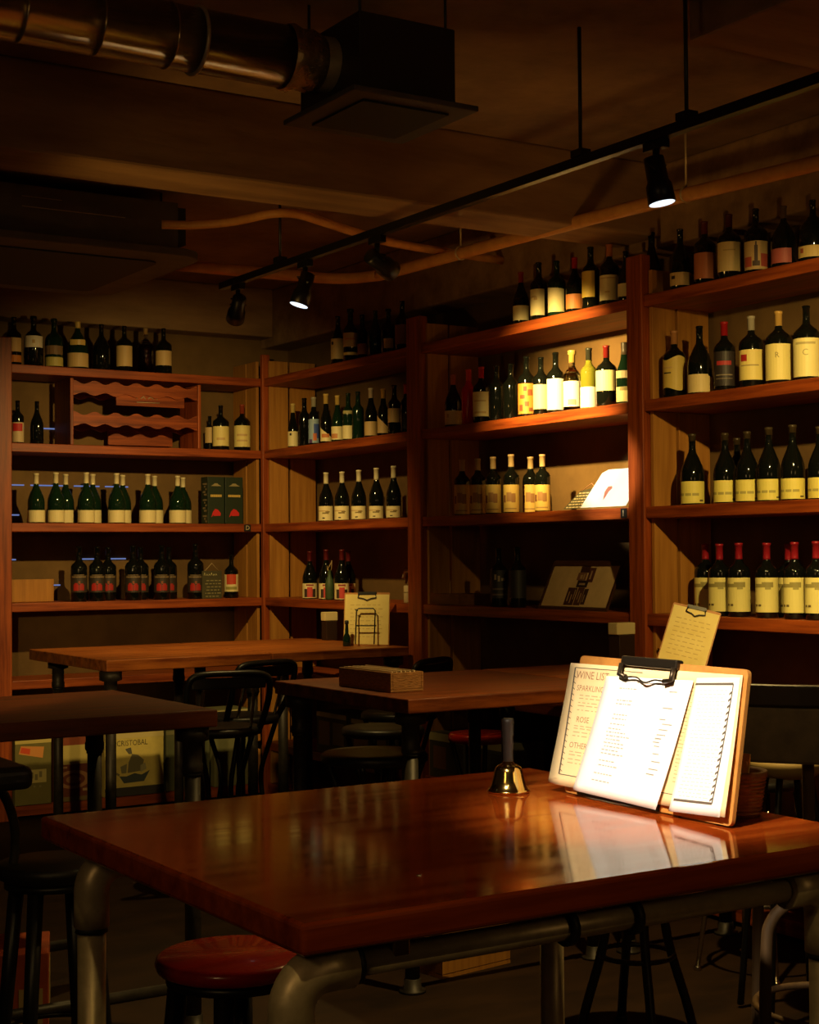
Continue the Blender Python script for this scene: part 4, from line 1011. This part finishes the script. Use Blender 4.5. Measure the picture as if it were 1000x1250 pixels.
# chrome stool at right
def ring_stool(label, p, m_leg, r=.20, zs=.75, ring=.34, legr=.010):
    t = thing('bar_stool', label, 'stool', (p[0], p[1], 0), radians(15), 'ring stools at right')
    MB().lathe([(r*.9, zs-.04), (r, zs-.03), (r, zs-.008), (r*.95, zs), (.004, zs-.002)], n=32).build('seat', black_seat, t)
    for k_ in range(4):
        a = pi/4+k_*pi/2; d = Vector((cos(a), sin(a), 0))
        lg = MB().tube([d*r*.75+Vector((0, 0, zs-.038)), d*r*1.0+Vector((0, 0, ring)), d*r*1.22+Vector((0, 0, .01))], legr, 10).build('leg', m_leg, t)
        MB().lathe([(legr*1.6, .0005), (legr*1.7, .012), (legr*1.1, .018)], (d.x*r*1.22, d.y*r*1.22, 0), 12).build('foot_cap', m_leg, lg)
    MB().tube(arc((0, 0, ring), r*1.03, 0, 2*pi*39/40, 39), .009, 8, True).build('foot_ring', m_leg, t)
    return t
ring_stool('thin-legged metal stool on the lit floor at lower right', (lambda q: (q.x, q.y))(atZ(926, 1093, .285)), chrome, ring=.285)
bentwood_stool('black stool deep under the right end of the foreground table', (3.45, 4.05), .74, .19, black_seat, black, radians(20), ring=.28, legr=.016)

# chair with broad back, right edge
t = thing('bar_chair', 'wooden bar chair with broad grey-brown back behind the wicker basket', 'chair', (3.485, 3.21, 0), radians(-42), 'high wooden chairs')
zs = .76
MB().box((-.21, -.21, zs-.06), (.21, .21, zs)).build('seat', chair_leather, t, .02, 3)
mb = MB()
n = 10
pts = []
for i in range(n+1): u = i/n*2-1; pts.append((u*.27, .25-.05*(1-u*u)*-1))
out = [(x_, y_) for x_, y_ in pts]+[(x_, y_+.035) for x_, y_ in reversed(pts)]
# back faces the camera side (-y local)
outb = [(x_, -y_) for x_, y_ in out]
mb.prism(outb, 'z', 1.045, 1.20); mb.build('backrest', chair_leather, t, .008)
mb = MB(); mb.prism([(x_*1.02, y_*1.02) for x_, y_ in outb], 'z', 1.20, 1.262); mb.build('top_rail', mat('dark_chair_rail', (.03, .018, .010), .45), t, .008)
for sx in (-1, 1):
    MB().tube(smooth_path([(sx*.085, -.275, 1.10), (sx*.085, -.26, 1.0), (sx*.085, -.235, .80), (sx*.11, -.235, .68), (sx*.185, -.23, .60), (sx*.205, -.235, .48), (sx*.215, -.24, .012)], 6), .017, 10).build('rear_leg', chair_wood, t)
    MB().tube(smooth_path([(sx*.185, .17, zs-.05), (sx*.20, .20, .66), (sx*.205, .215, .40), (sx*.215, .22, .012)], 5), .018, 10).build('front_leg', chair_wood, t)
MB().tube(arc((0, 0, .30), .225, 0, 2*pi*39/40, 39), .011, 8, True).build('foot_ring', chair_wood, t)

# stool with cream seat beyond it
t = thing('bar_stool', 'stool with pale cream rounded seat behind the broad-backed chair', 'stool', (0, 0, 0), 0, 'pale seated stools')
q_ = atZ(962, 926, .90); t.location = (q_.x, q_.y, .0)
MB().lathe([(.04, .83), (.09, .84), (.13, .86), (.142, .885), (.135, .902), (.004, .906)], n=32).build('seat', paint((.50, .36, .14)), t)
for k_ in range(4):
    a = k_*pi/2+.4; d = Vector((cos(a), sin(a), 0))
    MB().tube(smooth_path([d*.08+Vector((0, 0, .838)), d*.14+Vector((0, 0, .5)), d*.19+Vector((0, 0, .012))], 5), .012, 8).build('leg', black, t)

# crates on the floor
def crate(label, cx_, cy_, w, d, h, m, rz=0.):
    t = thing('wooden_crate', label, 'crate', (cx_, cy_, 0), rz, 'wooden crates on the floor')
    MB().box((-w/2, -d/2, .001), (w/2, d/2, .015)).build('base', m, t)
    for k_ in range(3):
        z0_ = .018+k_*h/3; z1_ = z0_+h/3-.012
        for q in (((-w/2, -d/2, z0_), (w/2, -d/2+.012, z1_)), ((-w/2, d/2-.012, z0_), (w/2, d/2, z1_)), ((-w/2, -d/2+.0125, z0_), (-w/2+.012, d/2-.0125, z1_)), ((w/2-.012, -d/2+.0125, z0_), (w/2, d/2-.0125, z1_))):
            MB().box(*q).build('slat', m, t, .001)
    for sx in (-1, 1):
        for sy in (-1, 1):
            MB().box((sx*(w/2-.024)-.011, sy*(d/2-.024)-.011, .0155), (sx*(w/2-.024)+.011, sy*(d/2-.024)+.011, h)).build('corner_post', m, t)
    return t
crate('orange-lit wooden crate on the floor under the middle table', 3.46, 5.16, .36, .26, .20, pine_z, radians(8))
crate('wooden crate on the floor right of the other crate under the tables', 4.18, 5.42, .30, .30, .22, wood_x, 0)
# red-orange carton low at left
t = thing('wine_carton', 'red-orange carton with a pale end on the floor behind the black stool', 'box', (1.72, 5.42, 0), radians(-20), 'floor cartons at left')
MB().box((-.16, -.16, .0008), (.16, .16, .27)).build('carton', noisy('red_orange_card', (.40, .06, .012), (.55, .10, .02), (9, 9, 9), .7), t, .003)
MB().box((.1602, -.13, .03), (.1612, .13, .20)).build('pale_label', paint((.55, .38, .13)), t)
MB().box((.06, -.1612, .03), (.14, -.1602, .15)).build('pale_label', paint((.55, .38, .13)), t)

# ------------------------------------------------------------------ ceiling services
# round spiral duct
t = thing('air_duct', 'round shiny spiral air duct along the ceiling at upper left', 'duct')
DY, DZ, DR = 4.43, 3.245, .100
MB().tube([(-1.9, DY, DZ), (2.36, DY, DZ)], DR, 36).build('duct_tube', duct_m, t)
for k_ in range(16):
    xx = -1.6+.235*k_
    MB().tube(arc((xx, DY, DZ), DR+.001, 0, 2*pi*35/36, 35, 'x'), .0035, 6, True).build('seam_rib', duct_m, t)
MB().tube(arc((2.02, DY, DZ), DR+.004, 0, 2*pi*35/36, 35, 'x'), .007, 6, True).build('clamp_band', galv, t)
foil = noisy('crumpled_foil', (.55, .40, .20), (.75, .58, .32), (18, 18, 18), .28, .8, 6, .1, metal=.9)
M = Matrix.Rotation(pi/2, 4, 'Y')
MB().lathe([(DR+.004, 0), (DR+.010, .02), (DR*.98, .05), (DR*1.02, .09), (DR*.9, .125)], (2.33, DY, DZ), 28, M, False).build('foil_sleeve', foil, t)
MB().tube([(1.1, DY, DZ+DR), (1.1, DY, ZC)], .006, 8).build('hanger', black, t)
# square diffuser box
t = thing('air_diffuser', 'dark square air diffuser box with wide flange hanging at the top of the photo', 'air vent')
MB().box((2.50, 4.23, 3.115), (2.87, 4.63, 3.37)).build('plenum_box', mat('dark_plenum', (.035, .026, .018), .5), t, .006)
MB().box((2.455, 4.19, 3.095), (2.935, 4.67, 3.114)).build('flange', unit_m, t, .004)
MB().box((2.53, 4.26, 3.088), (2.86, 4.60, 3.0948)).build('grille', grille, t)
MB().lathe([(DR*.88, 0), (DR*.9, .045)], (2.456, DY, DZ), 28, M, False).build('collar', galv, t)
for xx, yy in ((2.52, 4.26), (2.85, 4.26), (2.52, 4.60), (2.85, 4.60)):
    MB().tube([(xx, yy, 3.37), (xx, yy, ZC)], .005, 8).build('hanger', black, t)
# cassette air conditioner
t = thing('air_conditioner', 'ceiling cassette air conditioner with rounded panel above the left shelves', 'air conditioner')
def rr_xy(a, b, c, d, r, n=6):
    return roundrect(a, b, c, d, r, n)
MB().prism(rr_xy(2.12, 3.36, 7.22, 8.60, .16), 'z', 3.15, 3.19).build('panel', unit_m, t, .006)
MB().prism(rr_xy(2.24, 3.18, 7.42, 8.44, .06), 'z', 3.143, 3.1498).build('grille', grille, t)
MB().box((2.18, 7.32, 3.191), (3.24, 8.5, 3.44)).build('casing', unit_m, t, .004)
MB().box((3.241, 7.34, 3.23), (3.29, 7.62, 3.42)).build('control_box', black_pl, t)
mb = MB(); mb.box((2.42, 7.316, 3.33), (2.95, 7.3195, 3.334)); mb.box((2.42, 7.316, 3.38), (2.62, 7.3195, 3.383)); mb.build('panel_line', galv, t)
for xx, yy in ((2.25, 7.4), (3.18, 7.4), (2.25, 8.4), (3.18, 8.4)):
    MB().tube([(xx, yy, 3.44), (xx, yy, ZC)], .006, 8).build('hanger', black, t)
# insulated wavy pipe
pts = [(3.02, 7.02, 3.25), (3.16, 6.95, 3.25), (3.30, 6.80, 3.255), (3.40, 6.60, 3.265), (3.52, 6.56, 3.27), (3.70, 6.62, 3.262), (3.97, 6.72, 3.25), (4.3, 6.85, 3.25), (5.03, 6.95, 3.25)]
tag(MB().tube(smooth_path(pts, 6), .022, 12).build('copper_pipe', copper, None), 'thin wavy copper-coloured pipe below the ceiling beam', 'pipe')
# thick pipe along the right wall
pts = [(3.40, 7.72, 3.20), (4.15, 7.68, 3.20), (4.36, 7.62, 3.197), (4.47, 7.45, 3.193), (4.50, 7.2, 3.19), (4.5, 5.6, 3.165), (4.5, 4.0, 3.115), (4.5, 1.0, 3.03)]
t = thing('ceiling_pipe', 'long orange-lit pipe running below the ceiling along the right wall', 'pipe')
MB().tube(smooth_path(pts, 6), .031, 16).build('pipe', copper, t)
for yy, zz in ((6.6, 3.183), (4.9, 3.145), (3.2, 3.09)):
    MB().tube(arc((4.5, yy, zz), .033, 0, 2*pi*23/24, 23, 'y'), .005, 6, True).build('clamp', galv, t)
    MB().tube([(4.5, yy, zz+.033), (4.5, yy, ZC if yy > 3.9 else 3.36)], .005, 8).build('hanger', galv, t)

# lighting track
TX, TZ = 3.45, 3.0
t = thing('lighting_track', 'black lighting track hanging from rods across the room', 'lighting track')
MB().box((TX-.018, -1.0, TZ), (TX+.018, 7.25, TZ+.035)).build('rail', black, t, .002)
for yy in (4.3, 3.75, 6.6, 1.5):
    MB().tube([(TX, yy, TZ+.035), (TX, yy, ZC if not 5.64 < yy < 5.97 else 3.15)], .007, 8).build('drop_rod', black, t)
    MB().box((TX-.022, yy-.03, TZ+.0352), (TX+.022, yy+.03, TZ+.06)).build('rod_clamp', black, t)
LIGHTS = []
def spot(label, y, aim, on, power=0, cone=50, blend=.5, col=(1, .72, .30), x=TX, z=TZ, size=.025, gap=.055):
    t = thing('track_spotlight', label, 'spotlight', (x, y, z), 0, 'spotlights on the lighting track')
    MB().box((-.016, -.05, -.03), (.016, .05, -.0005)).build('adapter', black, t, .002)
    MB().tube([(0, 0, -.03), (0, 0, -.075)], .012, 10).build('stem', black, t)
    piv = Vector((0, 0, -.105))
    d = (Vector(aim)-(Vector((x, y, z))+piv)).normalized()
    R = d.to_track_quat('Z', 'Y').to_matrix().to_4x4()
    hd = MB().lathe([(.018, -.055), (.034, -.05), (.036, .03), (.044, .045), (.047, .105), (.043, .106), (.041, .060), (.002, .058)], piv, 24, R).build('lamp_head', black, t)
    MB().tube([R @ Vector((.042, 0, 0))+piv, Vector((.042, 0, -.075)), Vector((0, 0, -.072)), Vector((-.042, 0, -.075)), R @ Vector((-.042, 0, 0))+piv], .004, 8).build('yoke', black, t)
    MB().lathe([(.0425, .102), (.0428, .1066), (.042, .1072), (.002, .1075)], piv, 24, R).build('lens', lens_on if on else lens_off, t)
    if power:
        ld = bpy.data.lights.new('track_lamp', 'SPOT'); ld.energy = power; ld.color = col; ld.spot_size = radians(cone); ld.spot_blend = blend; ld.shadow_soft_size = size
        lo = bpy.data.objects.new('track_lamp', ld); COL.objects.link(lo)
        lo.location = Vector((x, y, z))+piv+d*.125
        lo.rotation_euler = d.to_track_quat('-Z', 'Y').to_euler()
        LIGHTS.append(lo)
    return t
W1 = (1, .68, .22)
spot('lit spotlight in front of the orange pipe, nearest to the viewer', 3.90, (3.80, 3.55, 0), True, 140, 116, .55, W1)
spot('unlit-looking spotlight turned to the middle shelves, on the track', 5.70, (4.89, 6.22, 2.42), False, 600, 47, 1., W1)
spot('lit spotlight hanging over the back tables', 6.35, (2.60, 6.60, 0), True, 60, 100, .8, W1)
spot('dark spotlight at the far end of the track', 7.06, (3.95, 8.9, 1.52), False, 180, 104, 1., W1)
# the same track, nearer than the photo shows, and an added, unseen second track over the front table
spot('spotlight on the track out of the picture, turned to the right shelves', 2.9, (4.86, 4.36, 2.12), True, 220, 56, 1., W1)
t = thing('lighting_track', 'added second lighting track above the foreground table, out of the picture', 'lighting track')
MB().box((.55, -1.0, TZ), (.586, 4.1, TZ+.035)).build('rail', black, t, .002)
for yy in (-.5, 1.2):
    MB().tube([(.568, yy, TZ+.035), (.568, yy, ZC)], .007, 8).build('drop_rod', black, t)
spot('spotlight above the viewer, turned to the menu clipboard', 1.75, (2.13, 2.43, 1.20), True, 540, 23.5, .9, (1, .86, .64), x=.568)
spot('spotlight above the viewer, turned to the front table', 1.0, (1.7, 2.4, 1.1), True, 16, 80, .9, W1, x=.568)

spot('spotlight out of the picture, turned to the white card', 3.85, (4.87, 5.84, 1.985), True, 1700, 6.4, .7, (1, .86, .62), x=.568)

# unseen warm fill lights added to lift the dim parts of the room
def glow(p, w, col, r=.25):
    ld = bpy.data.lights.new('fill_light', 'POINT'); ld.energy = w; ld.color = col; ld.shadow_soft_size = r
    lo = bpy.data.objects.new('fill_light', ld); COL.objects.link(lo); lo.location = p
glow((-.9, 1.2, 2.3), 14, (1, .62, .25))
glow((2.6, -.6, 2.2), 8, (1, .60, .22))

ld = bpy.data.lights.new('fill_light', 'SPOT'); ld.energy = 240; ld.color = (1, .66, .22); ld.spot_size = radians(23); ld.spot_blend = .6; ld.shadow_soft_size = .06  # unseen fill spot added to brighten the floor cartons
lo = bpy.data.objects.new('fill_light', ld); COL.objects.link(lo); lo.location = (.5, 3.4, 2.0)
lo.rotation_euler = (Vector((3.55, 9.45, .35))-lo.location).to_track_quat('-Z', 'Y').to_euler()
ld = bpy.data.lights.new('fill_light', 'SPOT'); ld.energy = 46; ld.color = (1, .50, .11); ld.spot_size = radians(26); ld.spot_blend = .9; ld.shadow_soft_size = .1  # unseen uplight added to brighten the pipe along the right wall
lo = bpy.data.objects.new('fill_light', ld); COL.objects.link(lo); lo.location = (3.7, .9, 2.1)
lo.rotation_euler = (Vector((4.5, 5.3, 3.2))-lo.location).to_track_quat('-Z', 'Y').to_euler()
ld = bpy.data.lights.new('fill_light', 'SPOT'); ld.energy = 44; ld.color = (1, .54, .12); ld.spot_size = radians(60); ld.spot_blend = .8; ld.shadow_soft_size = .1  # unseen uplight added to warm the underside of the ceiling beam
lo = bpy.data.objects.new('fill_light', ld); COL.objects.link(lo); lo.location = (1.25, 5.45, 1.5)
lo.rotation_euler = (Vector((3.4, 5.8, 3.15))-lo.location).to_track_quat('-Z', 'Y').to_euler()
w = bpy.data.worlds.new('world'); w.use_nodes = True; S.world = w
bg = w.node_tree.nodes['Background']; bg.inputs[0].default_value = (1, .62, .30, 1); bg.inputs[1].default_value = .006

S.view_settings.view_transform = 'Standard'
S.view_settings.look = 'None'
S.view_settings.exposure = 0
S.view_settings.gamma = 1
S.view_settings.use_curve_mapping = False
S.cycles.use_denoising = True
S.cycles.max_bounces = 6
S.cycles.sample_clamp_indirect = 4
S.cycles.caustics_reflective = False
S.cycles.caustics_refractive = False
